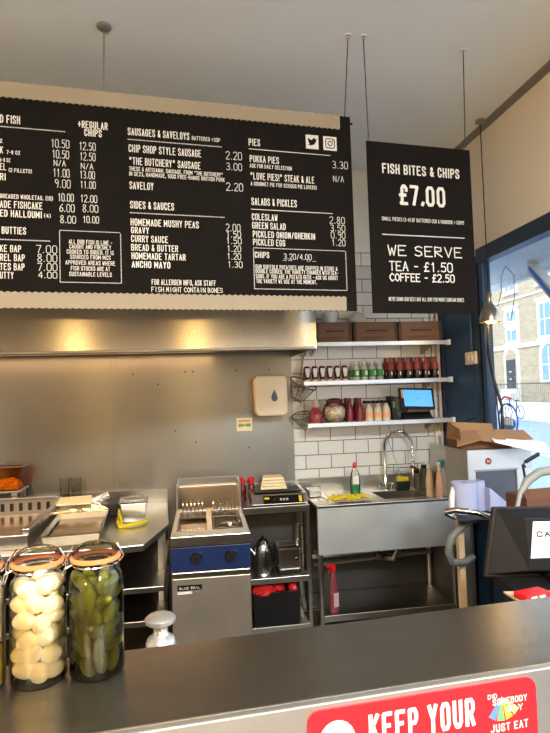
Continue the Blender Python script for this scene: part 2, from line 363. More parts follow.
# street outside -------------------------------------------------
struct(MB().box(WX+.12, 60, -40, 90, -.3, -.151).build('ground_street', mat('blue_grey_road', (0.30, 0.36, 0.44), 0.8, var=.04)))
struct(MB().box(17.2, 19.98, -10, 70, -.15, -.021).build('ground_pavement', mat('pale_pavement', (0.66, 0.66, 0.66), 0.9)))
tag(MB().box(9.0, 9.12, -10, 70, -.15, -.146).build('road_marking', paper_white), 'white painted line running along the blue-grey road', 'road marking')
stock = brick_mat('yellow_brick', (0.52, 0.40, 0.23), (0.41, 0.31, 0.17), (0.48, 0.42, 0.33), 0.30, 0.10, 0.012, axis='yz', rough=0.9)
stucco = mat('white_stucco', (0.82, 0.80, 0.76), 0.8)
win_glass = mat('far_window_glass', (0.20, 0.34, 0.42), 0.1)
black_door = mat('black_door_paint', (0.02, 0.022, 0.028), 0.35)
def house(y0, label, door_y, wins):
    h = thing('terraced_house', label, 'house', (20, y0, 0)); W = 7.1
    MB().box(0, 8, 0, W, -.15, 12).build('wall', stock, h)
    MB().box(-.10, 0, 0, W, 3.95, 4.2).box(-.08, 0, 0, W, 6.95, 7.05).box(-.16, 0, 0, W, 11.6, 12).build('string_course', stucco, h)
    def arch_pts(c, w, z0, zs, n=10):
        return [(c-w, z0)]+[(c-w*math.cos(math.pi*i/n), zs+w*math.sin(math.pi*i/n)) for i in range(n+1)]+[(c+w, z0)]
    d = door_y-y0
    MB().prism(arch_pts(d, .78, 1.5, 3.45), -.12, 0, 'x').build('door_surround', stucco, h)
    MB().prism(arch_pts(d, .58, 1.5, 3.35), -.14, -.05, 'x').build('fanlight', stock, h)
    dr = MB().box(-.18, -.10, d-.46, d+.46, 1.5, 3.28).build('door', black_door, h)
    MB().box(-.2, -.18, d-.12, d+.12, 2.5, 2.56).box(-.2, -.18, d-.10, d+.10, 2.05, 2.10).build('letter_plate', chrome, dr)
    for (c, z0, z1, ar) in wins:
        c -= y0; wd = .52 if not ar else .68
        if ar:
            f = MB().prism(arch_pts(c, wd+.22, z0-.1, z1-.3), -.12, 0, 'x').build('window_frame', stucco, h)
            MB().prism(arch_pts(c, wd-.06, z0+.05, z1-.35), -.14, -.05, 'x').build('pane', win_glass, f)
            MB().box(-.17, -.13, c-.03, c+.03, z0, z1+.1).box(-.17, -.13, c-wd, c+wd, (z0+z1)/2-.04, (z0+z1)/2+.04).build('glazing_bar', stucco, f)
        else:
            f = MB().box(-.10, 0, c-wd-.2, c+wd+.2, z0-.2, z1+.25).box(-.16, 0, c-wd-.3, c+wd+.3, z1+.25, z1+.36).box(-.16, 0, c-wd-.28, c+wd+.28, z0-.28, z0-.15).build('window_frame', stucco, h)
            MB().box(-.12, -.05, c-wd+.06, c+wd-.06, z0, z1).build('pane', win_glass, f)
            MB().box(-.15, -.11, c-.03, c+.03, z0, z1).box(-.15, -.11, c-wd, c+wd, (z0+z1)/2-.04, (z0+z1)/2+.04).build('glazing_bar', stucco, f)
    # entrance steps and parapet
    m = MB()
    for i in range(6): m.box(-1.9+.3*i, -.02, d-.8, d+.8, -.02+.25*i, -.02+.25*(i+1))
    m.build('entrance_steps', stucco, h)
    return h
house(27.2, 'yellow brick terraced house with an arched black door seen across the street', 31.7, [(31.5, 4.45, 6.25, 0), (28.2, 4.45, 6.25, 0), (28.0, 1.9, 3.7, 1), (31.5, 7.6, 9.2, 0), (28.2, 7.6, 9.2, 0)])
house(34.4, 'yellow brick terraced house left of the arched black door, mostly behind the window frame', 38.9, [(35.2, 4.45, 6.25, 0), (38.7, 4.45, 6.25, 0), (35.2, 1.9, 3.7, 1), (35.2, 7.6, 9.2, 0), (38.7, 7.6, 9.2, 0)])
house(20.0, 'yellow brick terraced house at the right edge across the street', 25.2, [(21.6, 4.45, 6.25, 0), (24.8, 4.45, 6.25, 0), (21.6, 1.9, 3.7, 1), (24.8, 7.6, 9.2, 0)])
pw = tag(MB().box(17.9, 18.05, 10, 60, -.02, .75).build('parapet', stucco), 'low white parapet under the black railings across the street', 'parapet')
rl = thing('street_railing', 'black iron railings on the low white wall across the street', 'railing', (18, 22, .75))
MB().box(-.02, .02, 0, 14, .98, 1.03).build('top_rail', black_door, rl)
rail_m = mat('grey_iron', (.16, .17, .18), .6)
for i in range(90): MB().box(-.008, .008, i*.155, i*.155+.014, 0, 1.12).build('baluster', rail_m, rl)
def bicycle(x, y, label):
    b = thing('bicycle', label, 'bicycle', (x, y, -.02))
    for yy in (-.52, .52): MB().tube(arc((0, yy, .34), .33, 0, 345, 23, 'yz'), .022, 6, closed=True).build('wheel', blackm, b)
    MB().tube([(0, -.52, .34), (0, -.15, .34), (0, .38, .80), (0, -.22, .80), (0, -.52, .34)], .022, 6).tube([(0, -.15, .34), (0, -.26, .92)], .02, 6).tube([(0, .52, .34), (0, .36, .98)], .022, 6).build('frame', blackm, b)
    MB().box(-.05, .05, -.38, -.14, .90, .95).build('saddle', rubber, b)
    MB().tube([(-.25, .36, 1.0), (0, .33, .98), (.25, .36, 1.0)], .018, 6).build('handlebar', blackm, b)
bicycle(16.6, 26.4, 'thin dark bicycle leaning by the kerb outside the shop window')
aw = thing('shop_awning', 'grey awning soffit with a blue and white rolled blind outside the shop window', 'awning', (WX+.12, 0, 2.5))
MB().prism([(0, .13), (.48, .04), (.48, .08), (0, .25)], -2, 8, 'y').build('soffit', mat('grey_soffit', (0.50, 0.52, 0.52), 0.6), aw)
MB().prism([(.46, .01), (.52, .01), (.52, .09), (.46, .09)], -2, 8, 'y').build('valance', mat('pale_valance', (0.62, 0.66, 0.66), 0.6), aw)
bl = MB().hexa([(.30, 3.30, -.36), (.38, 3.30, -.36), (.38, 3.66, .0), (.30, 3.66, .0)], [(.30, 3.30, -.26), (.38, 3.30, -.26), (.38, 3.66, .07), (.30, 3.66, .07)]).build('blind_cassette', white_pl, aw)
MB().hexa([(.292, 3.31, -.33), (.299, 3.31, -.33), (.299, 3.63, .01), (.292, 3.63, .01)], [(.292, 3.31, -.285), (.299, 3.31, -.285), (.299, 3.63, .04), (.292, 3.63, .04)]).build('blue_stripe', mat('bright_blue', (0.02, 0.16, 0.62), 0.4), bl)

# hanging leads and round decal at the window --------------------------------
cbm = MB().tube([(WX-.05, 3.42, 2.30), (WX-.06, 3.40, 2.05), (WX-.05, 3.43, 1.90), (WX-.06, 3.36, 1.72), (WX-.05, 3.30, 1.55), (WX-.06, 3.29, 1.30)], .010, 8)
cbm.tube([(WX-.06, 3.41, 2.0), (WX-.07, 3.36, 1.80), (WX-.06, 3.34, 1.6), (WX-.06, 3.31, 1.30)], .005, 6)
tag(cbm.build('hanging_cable', blackm), 'thick black cable bundle hanging down beside the window frame', 'cable')
tag(MB().tube([(WX-.04, 3.44, 2.34), (WX-.05, 3.38, 2.22), (WX-.04, 3.30, 2.2), (WX-.05, 3.24, 2.28), (WX-.04, 3.25, 2.38), (WX-.05, 3.18, 2.43), (WX-.04, 3.11, 2.36), (WX-.05, 3.10, 2.22), (WX-.04, 3.16, 2.10), (WX-.05, 3.22, 2.04)], .0022, 6).build('looped_lead', blackm), 'thin dark lead looping across the upper window glass', 'cable')
ns = thing('window_sign', 'blue round sign with white strokes hanging in the window above the cardboard boxes', 'sign', (WX-.03, 3.27, 1.46), R(-90))
MB().tube(arc((0, 0, 0), .105, 0, 345, 23), .006, 6, closed=True).build('ring', mat('blue_tube', (0.03, 0.12, 0.55), 0.3), ns)
MB().prism([(.085*math.cos(i*math.pi/12), .042*math.sin(i*math.pi/12)-.02) for i in range(24)], -.003, .003, 'y').build('disc', mat('blue_film', (0.10, 0.28, 0.70), 0.4), ns)
m = MB()
for k in range(5): m.box(-.07+.028*k, -.055+.028*k, -.006, -.003, -.03, .015+.008*(k % 2))
m.build('white_strokes', paper_white, ns)
MB().tube([(-.06, -.004, .13), (-.02, -.004, .15), (.05, -.004, .14)], .006, 6).build('red_tube', red_m, ns)

# socket and cable on the blue wall, pipes
so = thing('wall_socket', 'white switched socket on the blue wall left of the window', 'socket', (WX, 3.715, 1.885), R(-90))
MB().box(-.073, .073, -.03, 0, -.045, .045).build('socket_plate', cream_pl, so, bev=.005)
MB().box(-.04, -.015, -.035, -.03, -.02, .02).box(.015, .04, -.035, -.03, -.02, .02).build('switch', white_pl, so, bev=.003)
tag(MB().tube([(WX-.012, 3.715, 1.93), (WX-.012, 3.72, 2.6)], .010, 8).tube([(WX-.012, 3.66, 1.84), (WX-.010, 3.655, 1.6), (WX-.010, 3.70, 1.47), (WX-.010, 3.85, 1.43), (WX-.010, 4.1, 1.43)], .005, 6).build('blue_conduit', blue_wall), 'blue painted conduit running from the socket along the blue wall', 'conduit')
for i, (x, r_, lab) in enumerate(((1.965, .011, 'thin white pipe on the tiles, left of the pair beside the blue wall'), (2.01, .014, 'pinkish white pipe on the tiles nearest the blue wall'))):
    m = MB().tube([(x, BY-.03, 0), (x, BY-.03, 2.86)], r_, 10)
    o = m.build('water_pipe', mat('pipe_paint_%s' % ('pale', 'pink')[i], ((0.72, 0.68, 0.64), (0.62, 0.48, 0.42))[i], 0.4)); tag(o, lab, 'pipe')
for z, lab in ((1.84, 'white fused spur plate under the middle shelf end'), (1.33, 'cream fused spur plate under the lowest shelf end')):
    s_ = thing('spur_plate', lab, 'socket', (2.0 if z < 1.5 else 1.93, BY, z))
    MB().box(-.043, .043, -.028, 0, -.043, .043).build('plate', cream_pl if z < 1.5 else white_pl, s_, bev=.004)
    MB().box(-.012, .012, -.034, -.028, -.016, .016).build('switch', white_pl, s_)

# splashback of steel sheets and extractor hood ------------------------------------
sb = thing('steel_splashback', 'steel sheet splashback on the wall behind the fryer and hot counter', 'splashback', (0, BY-.02, 0))
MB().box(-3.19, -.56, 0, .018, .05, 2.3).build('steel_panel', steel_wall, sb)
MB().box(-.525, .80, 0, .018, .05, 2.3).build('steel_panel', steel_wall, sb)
MB().box(-.56, -.525, -.003, .018, .05, 2.3).build('seam_strip', steel_wall, sb, bev=.002)
m = MB()
for (x, z) in ((-.40, 1.85), (-.22, 1.77), (-.02, 1.86), (.04, 1.86), (.37, 1.86), (-.10, 1.42), (.05, 1.33), (.45, 1.27), (.62, 1.86)):
    m.lathe([(0, 0), (.007, 0), (.007, .004), (0, .006)], (0, 0, 0), 8) if False else m.tube([(x, 0, z), (x, -.005, z)], .008, 8)
m.build('screw', mat('dark_screw', (.05, .045, .04), .6, .3), sb)
hd = thing('extractor_hood', 'wide brushed steel extractor hood behind the long menu board', 'extractor hood', (0, 0, 1.95))
MB().box(-3.19, .80, 3.36, 3.375, 0, .62).box(.785, .80, 3.375, 4.22, 0, .62).box(-3.19, .80, 3.36, 4.22, .62, .64).build('canopy', steel_hood, hd)
MB().box(-3.19, .785, 3.34, 3.36, -.006, .010).box(-3.19, .785, 3.375, 3.42, -.006, .01).build('lower_rim', steel_dark, hd, bev=.003)
MB().box(-3.19, .785, 3.42, 4.21, .05, .065).build('filter_panel', steel_dark, hd)
MB().box(-1.5, .2, 4.03, 4.07, .042, .05).build('strip_light', mat('hood_lens', (1, .8, .5), .3, emit=(1.0, .48, .16), es=.6), hd)
lamp('hood_lamp', 'AREA', (-.65, 4.05, 1.99), (0, 0, 0), 11, (1.0, 0.60, 0.30), shape='RECTANGLE', size=1.7, size_y=0.04)

# ================================================================ hanging boards
mb_ = thing('menu_board', 'long black menu board with tan hatched strips hanging from the ceiling', 'menu board', (.828, 2.6, 3.04), .099)
MB().box(-2.6, 0, 0, .012, -.972, 0).build('panel', board_black, mb_)
MB().box(-2.59, -.01, .012, .02, -.965, -.005).build('backing_sheet', mat('pale_backing', (.55, .48, .38), .7), mb_)
def strip(z0, z1, up, name='hatched_strip'):
    pts = []; n = 190; x0, x1 = -2.6, -.056
    lo = [(x0+(x1-x0)*i/n/1.0, z0-(.006 if i % 2 else 0)) for i in range(n+1)]
    hi = [(x0+(x1-x0)*i/n, z1+(.006 if i % 2 else 0)) for i in range(n+1)]
    m = MB()
    for i in range(n):
        m.hexa([(lo[i][0], -.004, lo[i][1]), (lo[i+1][0], -.004, lo[i+1][1]), (lo[i+1][0], -.0003, lo[i+1][1]), (lo[i][0], -.0003, lo[i][1])],
               [(hi[i][0], -.004, hi[i][1]), (hi[i+1][0], -.004, hi[i+1][1]), (hi[i+1][0], -.0003, hi[i+1][1]), (hi[i][0], -.0003, hi[i][1])])
    bmesh.ops.remove_doubles(m.bm, verts=m.bm.verts[:], dist=1e-6)
    return m.build(name, trim_tan, mb_)
strip(-.066, -.003, True); strip(-.969, -.906, True)
MB().tube([(-.004, .01, -.03), (.014, .01, -.03)], .006, 8).build('side_bolt', rubber, mb_)
MENU = [
 ('H', 'D FISH', -1.595, 0.182, 0.079, 0.036), ('H', '+REGULAR', -1.283, 0.174, 0.125, 0.033), ('H', 'CHIPS', -1.257, 0.209, 0.074, 0.033),
 ('P', '10.50', -1.393, 0.270, 0.073, 0.035), ('P', '12.50', -1.278, 0.272, 0.067, 0.034), ('P', '10.50', -1.389, 0.317, 0.067, 0.035),
 ('P', '12.50', -1.276, 0.318, 0.064, 0.034), ('P', 'N/A', -1.383, 0.351, 0.047, 0.024), ('P', 'N/A', -1.272, 0.357, 0.050, 0.025),
 ('P', '11.00', -1.386, 0.399, 0.065, 0.035), ('P', '13.00', -1.277, 0.399, 0.061, 0.033), ('P', '9.00', -1.380, 0.446, 0.063, 0.035),
 ('P', '11.00', -1.276, 0.442, 0.063, 0.031), ('P', '10.00', -1.368, 0.505, 0.063, 0.033), ('P', '12.00', -1.276, 0.504, 0.068, 0.031),
 ('P', '6.00', -1.362, 0.551, 0.060, 0.033), ('P', '8.00', -1.268, 0.547, 0.064, 0.031), ('P', '8.00', -1.360, 0.600, 0.063, 0.031),
 ('P', '10.00', -1.267, 0.595, 0.065, 0.029), ('I', 'Z', -1.596, 0.269, 0.010, 0.017), ('I', 'K', -1.596, 0.314, 0.013, 0.030),
 ('I', '7-8 OZ', -1.571, 0.315, 0.054, 0.017), ('I', '6-8 OZ', -1.597, 0.350, 0.041, 0.017), ('I', 'EL', -1.597, 0.386, 0.025, 0.030),
 ('I', '(2 FILLETS)', -1.563, 0.392, 0.091, 0.017), ('I', 'RI', -1.597, 0.429, 0.023, 0.030), ('I', 'BREADED WHOLETAIL (10)', -1.598, 0.506, 0.209, 0.019),
 ('I', 'ADE FISHCAKE', -1.598, 0.547, 0.167, 0.031), ('I', 'ED HALLOUMI', -1.598, 0.585, 0.164, 0.030), ('I', '(4)', -1.426, 0.581, 0.028, 0.017),
 ('H', 'BUTTIES', -1.592, 0.658, 0.095, 0.031), ('I', 'KE BAP', -1.599, 0.735, 0.082, 0.030), ('I', 'REL BAP', -1.599, 0.773, 0.096, 0.030),
 ('I', 'TES BAP', -1.600, 0.812, 0.096, 0.030), ('I', 'UTTY', -1.600, 0.848, 0.053, 0.029), ('P', '7.00', -1.457, 0.734, 0.082, 0.032),
 ('P', '8.00', -1.453, 0.772, 0.078, 0.032), ('P', '7.00', -1.453, 0.810, 0.078, 0.031), ('P', '4.00', -1.450, 0.842, 0.074, 0.026),
 ('S', 'ALL OUR FISH IS LINE -', -1.327, 0.690, 0.179, 0.019), ('S', 'CAUGHT AND FRESHLY', -1.325, 0.711, 0.173, 0.019), ('S', 'COOKED TO ORDER. IT IS', -1.336, 0.734, 0.195, 0.019),
 ('S', 'SOURCED FROM MCS', -1.322, 0.756, 0.167, 0.019), ('S', 'APPROVED AREAS WHERE', -1.342, 0.781, 0.206, 0.019), ('S', 'FISH STOCKS ARE AT', -1.320, 0.806, 0.162, 0.019),
 ('S', 'SUSTAINABLE LEVELS', -1.327, 0.831, 0.176, 0.019), ('H', 'SAUSAGES & SAVELOYS', -1.072, 0.188, 0.274, 0.034), ('S', 'BATTERED +30P', -0.787, 0.186, 0.131, 0.019),
 ('I', 'CHIP SHOP STYLE SAUSAGE', -1.070, 0.265, 0.324, 0.035), ('P', '2.20', -0.630, 0.263, 0.075, 0.036), ('I', '"THE BUTCHERY" SAUSAGE', -1.069, 0.322, 0.319, 0.034),
 ('P', '3.00', -0.629, 0.314, 0.073, 0.033), ('S', 'THESE & ARTISANAL SAUSAGE, FROM "THE BUTCHERY"', -1.069, 0.350, 0.422, 0.019), ('S', 'IN SE23, HANDMADE, 100% FREE-RANGE BRITISH PORK', -1.070, 0.373, 0.431, 0.019),
 ('I', 'SAVELOY', -1.069, 0.433, 0.105, 0.034), ('P', '2.20', -0.632, 0.412, 0.078, 0.036), ('H', 'SIDES & SAUCES', -1.068, 0.521, 0.193, 0.034),
 ('I', 'HOMEMADE MUSHY PEAS', -1.067, 0.598, 0.302, 0.032), ('P', '2.00', -0.639, 0.604, 0.067, 0.033), ('I', 'GRAVY', -1.066, 0.633, 0.078, 0.029),
 ('P', '1.50', -0.638, 0.632, 0.068, 0.028), ('I', 'CURRY SAUCE', -1.066, 0.672, 0.161, 0.031), ('P', '1.50', -0.639, 0.663, 0.071, 0.028),
 ('I', 'BREAD & BUTTER', -1.067, 0.711, 0.206, 0.030), ('P', '1.20', -0.636, 0.700, 0.064, 0.028), ('I', 'HOMEMADE TARTAR', -1.066, 0.749, 0.238, 0.030),
 ('P', '1.20', -0.637, 0.736, 0.064, 0.028), ('I', 'ANCHO MAYO', -1.066, 0.787, 0.169, 0.030), ('P', '1.30', -0.635, 0.774, 0.068, 0.028),
 ('I', 'FOR ALLERGEN INFO, ASK STAFF', -0.981, 0.862, 0.288, 0.025), ('P', 'FISH MIGHT CONTAIN BONES', -0.982, 0.893, 0.319, 0.021), ('H', 'PIES', -0.520, 0.189, 0.056, 0.034),
 ('I', 'PUKKA PIES', -0.517, 0.268, 0.143, 0.033), ('P', '3.30', -0.101, 0.267, 0.079, 0.035), ('S', 'ASK FOR DAILY SELECTION', -0.518, 0.295, 0.207, 0.019),
 ('I', '"LOVE PIES!" STEAK & ALE', -0.517, 0.352, 0.318, 0.034), ('P', 'N/A', -0.100, 0.334, 0.054, 0.028), ('S', 'A GOURMET PIE FOR SERIOUS PIE LOVERS!', -0.516, 0.381, 0.328, 0.019),
 ('H', 'SALADS & PICKLES', -0.515, 0.474, 0.223, 0.035), ('I', 'COLESLAW', -0.515, 0.546, 0.126, 0.032), ('P', '2.80', -0.127, 0.543, 0.078, 0.032),
 ('I', 'GREEN SALAD', -0.515, 0.587, 0.164, 0.032), ('P', '3.50', -0.124, 0.581, 0.076, 0.031), ('I', 'PICKLED ONION/GHERKIN', -0.513, 0.628, 0.308, 0.031),
 ('P', '0.90', -0.122, 0.616, 0.073, 0.031), ('I', 'PICKLED EGG', -0.513, 0.666, 0.157, 0.031), ('P', '1.20', -0.120, 0.653, 0.070, 0.031),
 ('I', 'CHIPS', -0.507, 0.725, 0.071, 0.029), ('P', '3.20/4.00', -0.364, 0.727, 0.137, 0.026), ('S', 'OUR SUFFOLK POTATOES ARE CHIPPED IN STORE &', -0.505, 0.777, 0.409, 0.020),
 ('S', 'DOUBLE COOKED. THE VARIETY CHANGES WITH SEA-', -0.505, 0.798, 0.412, 0.020), ('S', 'SONS. IF YOU ARE A POTATO GEEK - ASK US ABOUT', -0.505, 0.822, 0.410, 0.020), ('S', 'THE VARIETY WE USE AT THE MOMENT.', -0.503, 0.845, 0.299, 0.020)]
FISHB = [
 ('T', 'FISH BITES & CHIPS', -0.498, 0.156, 0.430, 0.050), ('T', '£7.00', -0.413, 0.309, 0.259, 0.103), ('S', 'SMALL PIECES (3-4) OF BATTERED COD & HADDOCK + CHIPS', -0.510, 0.392, 0.456, 0.019),
 ('W', 'WE SERVE', -0.484, 0.562, 0.409, 0.049), ('W', 'TEA - £1.50', -0.480, 0.637, 0.347, 0.044), ('W', 'COFFEE - £2.50', -0.479, 0.689, 0.354, 0.037),
 ('S', "WE'RE DOING OUR BEST BUT ALL OUR FISH MIGHT CONTAIN BONES", -0.491, 0.787, 0.415, 0.019)]
RULES = [('dot', -1.64, -1.331, 0.1975), ('dot', -1.64, -1.3948, 0.682), ('dot', -1.073, -0.6433, 0.2075), ('dot', -1.069, -0.6418, 0.5405), ('sol', -0.5203, -0.1113, 0.2054), ('sol', -0.5178, -0.1097, 0.4946)]
SEC = {'H': ('heading_text', .035), 'I': ('item_text', .022), 'S': ('small_print', .010)}
for k, (nm, bold) in SEC.items():
    for (q, s, u, v, wd, cap) in MENU:
        if q == k: m = MB(); print_text(m, s, u, -v, wd, cap, bold); m.build(nm, white_txt, mb_)
for (q, s, u, v, wd, cap) in MENU:
    if q == 'P': m = MB(); hand_text(m, s, u, -v, wd, cap, .0014); m.build('handwritten_price', chalk, mb_)
m = MB()
for (k, a, b, v) in RULES:
    if k == 'sol': m.box(a, b, -.0015, -.001, -v-.0016, -v+.0016)
    else:
        n = int((b-a)/.006)
        for i in range(n): m.box(a+i*.006, a+i*.006+.0036, -.0015, -.001, -v-.0022, -v+.0022)
for (x0, x1, a, b) in ((-1.364, -1.111, .633, .858), (-.512, -.050, .678, .872)):
    for z in (-a, -b):
        n = int((x1-x0)/.006)
        for i in range(n): m.box(x0+i*.006, x0+i*.006+.0042, -.0015, -.001, z-.0016, z+.0016)
    for x in (x0, x1):
        for i in range(int((b-a)/.006)): m.box(x-.0016, x+.0016, -.0015, -.001, -b+i*.006, -b+i*.006+.0042)
for i in range(4): m.box(-.372+.028*(i % 2)+(.0 if i < 2 else .12), -.352+.028*(i % 2)+(.0 if i < 2 else .12), -.0015, -.001, -.7345, -.733)
m.build('rule_lines', white_txt, mb_)
for nm, x0, x1 in (('bird_icon', -.2355, -.1708), ('camera_icon', -.1455, -.0765)):
    ic = MB().box(x0, x1, -.002, -.0005, -.180, -.111).build(nm, white_txt, mb_)
    cx, cz, q = (x0+x1)/2, -.1455, .024
    g = MB()
    if nm == 'bird_icon':
        B = [(-1, -.62), (-.35, -.75), (.35, -.55), (.8, .05), (.82, .35), (1.02, .62), (.72, .58), (.5, .78), (.12, .72), (-.02, .35), (-.5, .5), (-.85, .8), (-.92, .35), (-.72, .05), (-.92, .08), (-.62, -.3), (-.72, -.33), (-.45, -.52)]
        g.prism([(cx+p[0]*q, cz+p[1]*q) for p in B], -.0035, -.0022, 'y')
    else:
        def rr(s_, r0):
            o = []
            for (sx, sy, a0) in ((1, 1, 0), (-1, 1, 90), (-1, -1, 180), (1, -1, 270)):
                for i in range(5): a = R(a0+i*22.5); o.append((cx+sx*(s_-r0)+r0*math.cos(a), -.0028, cz+sy*(s_-r0)+r0*math.sin(a)))
            return o
        g.tube(rr(.023, .008), .0022, 6, closed=True); g.tube(arc((cx, -.0028, cz), .011, 0, 345, 23), .0022, 6, closed=True)
        g.ball((cx+.014, -.0028, cz+.014), .003)
    g.build('logo', board_black, ic)

fb = thing('offer_board', 'smaller black board advertising fish bites hanging right of the menu', 'menu board', (1.46, 2.6, 2.895), .105)
MB().box(-.573, 0, 0, .012, -.846, 0).build('panel', board_black, fb)
for (q, s, u, v, wd, cap) in FISHB:
    m = MB()
    if q == 'T': print_text(m, s, u, -v, wd, cap, .03)
    elif q == 'S': print_text(m, s, u, -v, wd, cap, .01)
    else: hand_text(m, s, u, -v, wd, cap, .0028)
    m.build({'T': 'offer_text', 'S': 'small_print', 'W': 'handwritten_text'}[q], white_txt, fb)
MB().box(-.512, -.054, -.0015, -.001, -.463, -.4585).build('rule_line', chalk, fb)
for x in (-.561, -.021): MB().tube([(x, .006, -.012), (x, .006, .014)], .006, 8).build('hanging_clip', chrome, fb)

def hwire(name, label, top, bot, chain=False):
    t = thing(name, label, 'wire', (top[0], top[1], CH))
    b = (bot[0]-top[0], bot[1]-top[1], bot[2]-CH)
    MB().lathe([(0, 0), (.008, 0), (.012, -.006), (.02, -.006), (.02, 0)] if not chain else [(.034, 0), (.034, -.010), (.026, -.018), (.010, -.024), (0, -.024)], (0, 0, 0), 16).build('ceiling_fixing', white_pl if not chain else steel_dark, t)
    if chain:
        m = MB(); n = 26; L = Vector(b)
        for i in range(n):
            c = L*((i+.5)/n); h = L.length/n*.62
            ring = []
            for k in range(10):
                a = k*2*math.pi/10
                dx = .005*math.cos(a); dz = h*math.sin(a)
                ring.append((c.x+(dx if i % 2 else 0), c.y+(0 if i % 2 else dx), c.z+dz-.012))
            m.tube(ring, .0016, 5, closed=True)
        m.build('chain', steel_dark, t)
        MB().tube([(.012, 0, -.012), (.02, 0, -.035), (.008, -.004, -.045)], .004, 6).build('hook', chrome, t)
    else:
        MB().tube([(0, 0, -.01), b], .0028, 6).build('wire', wire_m, t)
hwire('hanging_chain', 'steel chain on a round ceiling fixing above the menu board', (-.356, 2.66), (-.341, 2.50, 3.04), True)
hwire('hanging_wire', 'thin wire from the ceiling to the right end of the long menu board', (.834, 2.60), (.803, 2.607, 3.035))
hwire('hanging_wire', 'thin wire from the ceiling to the left corner of the offer board', (.914, 2.60), (.902, 2.548, 2.905))
hwire('hanging_wire', 'thin wire from the ceiling to the right corner of the offer board', (1.479, 2.65), (1.439, 2.604, 2.905))

def pendant(x, y, z, label, wire_top=CH, energy=75):
    t = thing('pendant_lamp', label, 'lamp', (x, y, z)); k_ = .84
    prof = [(.078, 0), (.077, .03), (.070, .065), (.055, .10), (.037, .128), (.028, .15), (.024, .175), (.022, .225), (.014, .235)]
    prof = [(r*k_, z_*k_) for r, z_ in prof]
    MB().lathe(prof, n=28).lathe([(r-.002, z_+.001) for r, z_ in prof], n=28).build('lamp_shade', steel_pend, t)
    MB().ball((0, 0, .022), .034, .034, .032).build('bulb', bulb_m, t)
    MB().tube([(0, 0, .06), (0, 0, .15)], .014, 8).build('bulb_holder', rubber, t)
    MB().tube([(0, 0, .19), (-.0, .0, wire_top-z)], .0035, 6).build('flex', blackm, t)
    MB().lathe([(0, 0), (.03, 0), (.03, -.02), (0, -.03)], (0, 0, wire_top-z), 14).build('ceiling_rose', steel_dark, t)
    lamp('pendant_light', 'POINT', (x, y, z-.01), (0, 0, 0), energy, (1.0, 0.64, 0.22), shadow_soft_size=0.05)
    return t
steel_pend = mat('aged_nickel', (0.42, 0.34, 0.26), 0.3, 1.0, bump=.03)
pendant(1.972, 3.36, 2.10, 'small nickel pendant lamp glowing in front of the shop window', energy=3)
for x, n_ in ((-1.34, 'left'), (.09, 'middle'), (1.70, 'window')): pendant(x, -.30, 1.87, 'nickel pendant lamp over the customer side of the counter, %s one of three' % n_)
for (x, y, n_) in ((-1.6, -0.9, 'warm, farthest from the window'), (0.0, -1.2, 'middle one of three'), (1.2, -1.3, 'cool, nearest the window')):
    tag(MB().box(x-.32, x+.32, y-.32, y+.32, 3.41, CH).build('fill_light_panel', white_pl), 'added square fill light panel over the customer side, '+n_, 'ceiling light')  # housings added for the unseen fill lights

# ================================================================ back kitchen
# steel work table on the left
wt = thing('prep_table', 'long steel work table with a cut corner left of the fryer', 'table', (0, 0, 0))
PT = [(-2.6, 3.03), (-.42, 3.03), (-.25, 3.05), (-.135, 3.50), (-.165, 4.2), (-2.6, 4.2)]
MB().prism(PT, .865, .90).build('table_top', steel, wt, bev=.004)
MB().box(-2.6, -.165, 4.2, 4.225, .865, 1.0).build('upstand', steel, wt)
MB().box(-2.6, -.17, 4.17, 4.19, .05, .86).build('shade_back_panel', mat('shade_back_sheet', (.045, .04, .035), .5, .3), wt)  # dark sheet put in to stand for the shade under the table
for (x, y) in ((-.405, 3.10), (-1.4, 3.10), (-2.5, 3.10), (-.20, 4.1), (-1.4, 4.1)):
    MB().box(x-.02, x+.02, y-.02, y+.02, 0, .865).build('leg', steel, wt, bev=.003)
for z in (.625, .445): MB().box(-2.6, -.155, 3.16, 4.15, z-.015, z+.015).build('under_shelf', steel, wt, bev=.003)
MB().box(-.20, -.17, 3.45, 3.48, 0, .865).build('leg', steel_dark, wt)

hc = thing('hot_counter', 'steel hot counter well with slotted back on the left work table', 'food warmer', (-1.12, 3.12, .90))
MB().box(-.40, .27, 0, .03, 0, .075).box(-.40, .27, .80, .83, 0, .13).box(-.40, -.37, .03, .80, 0, .10).box(.235, .27, .03, .80, 0, .10).box(-.37, .235, .03, .80, 0, .012).build('well', steel, hc, bev=.003)
MB().box(-.365, .23, .035, .795, .012, .035).build('frying_fat', oil_m, hc)
m = MB()
for i in range(10): m.box(-.34+i*.057, -.318+i*.057, .794, .799, .055, .105); 
m.build('slot', blackm, hc)
MB().box(-.42, .25, .83, .87, .11, .13).box(-.42, .25, .76, .80, .13, .145).build('top_rail', steel, hc, bev=.004)

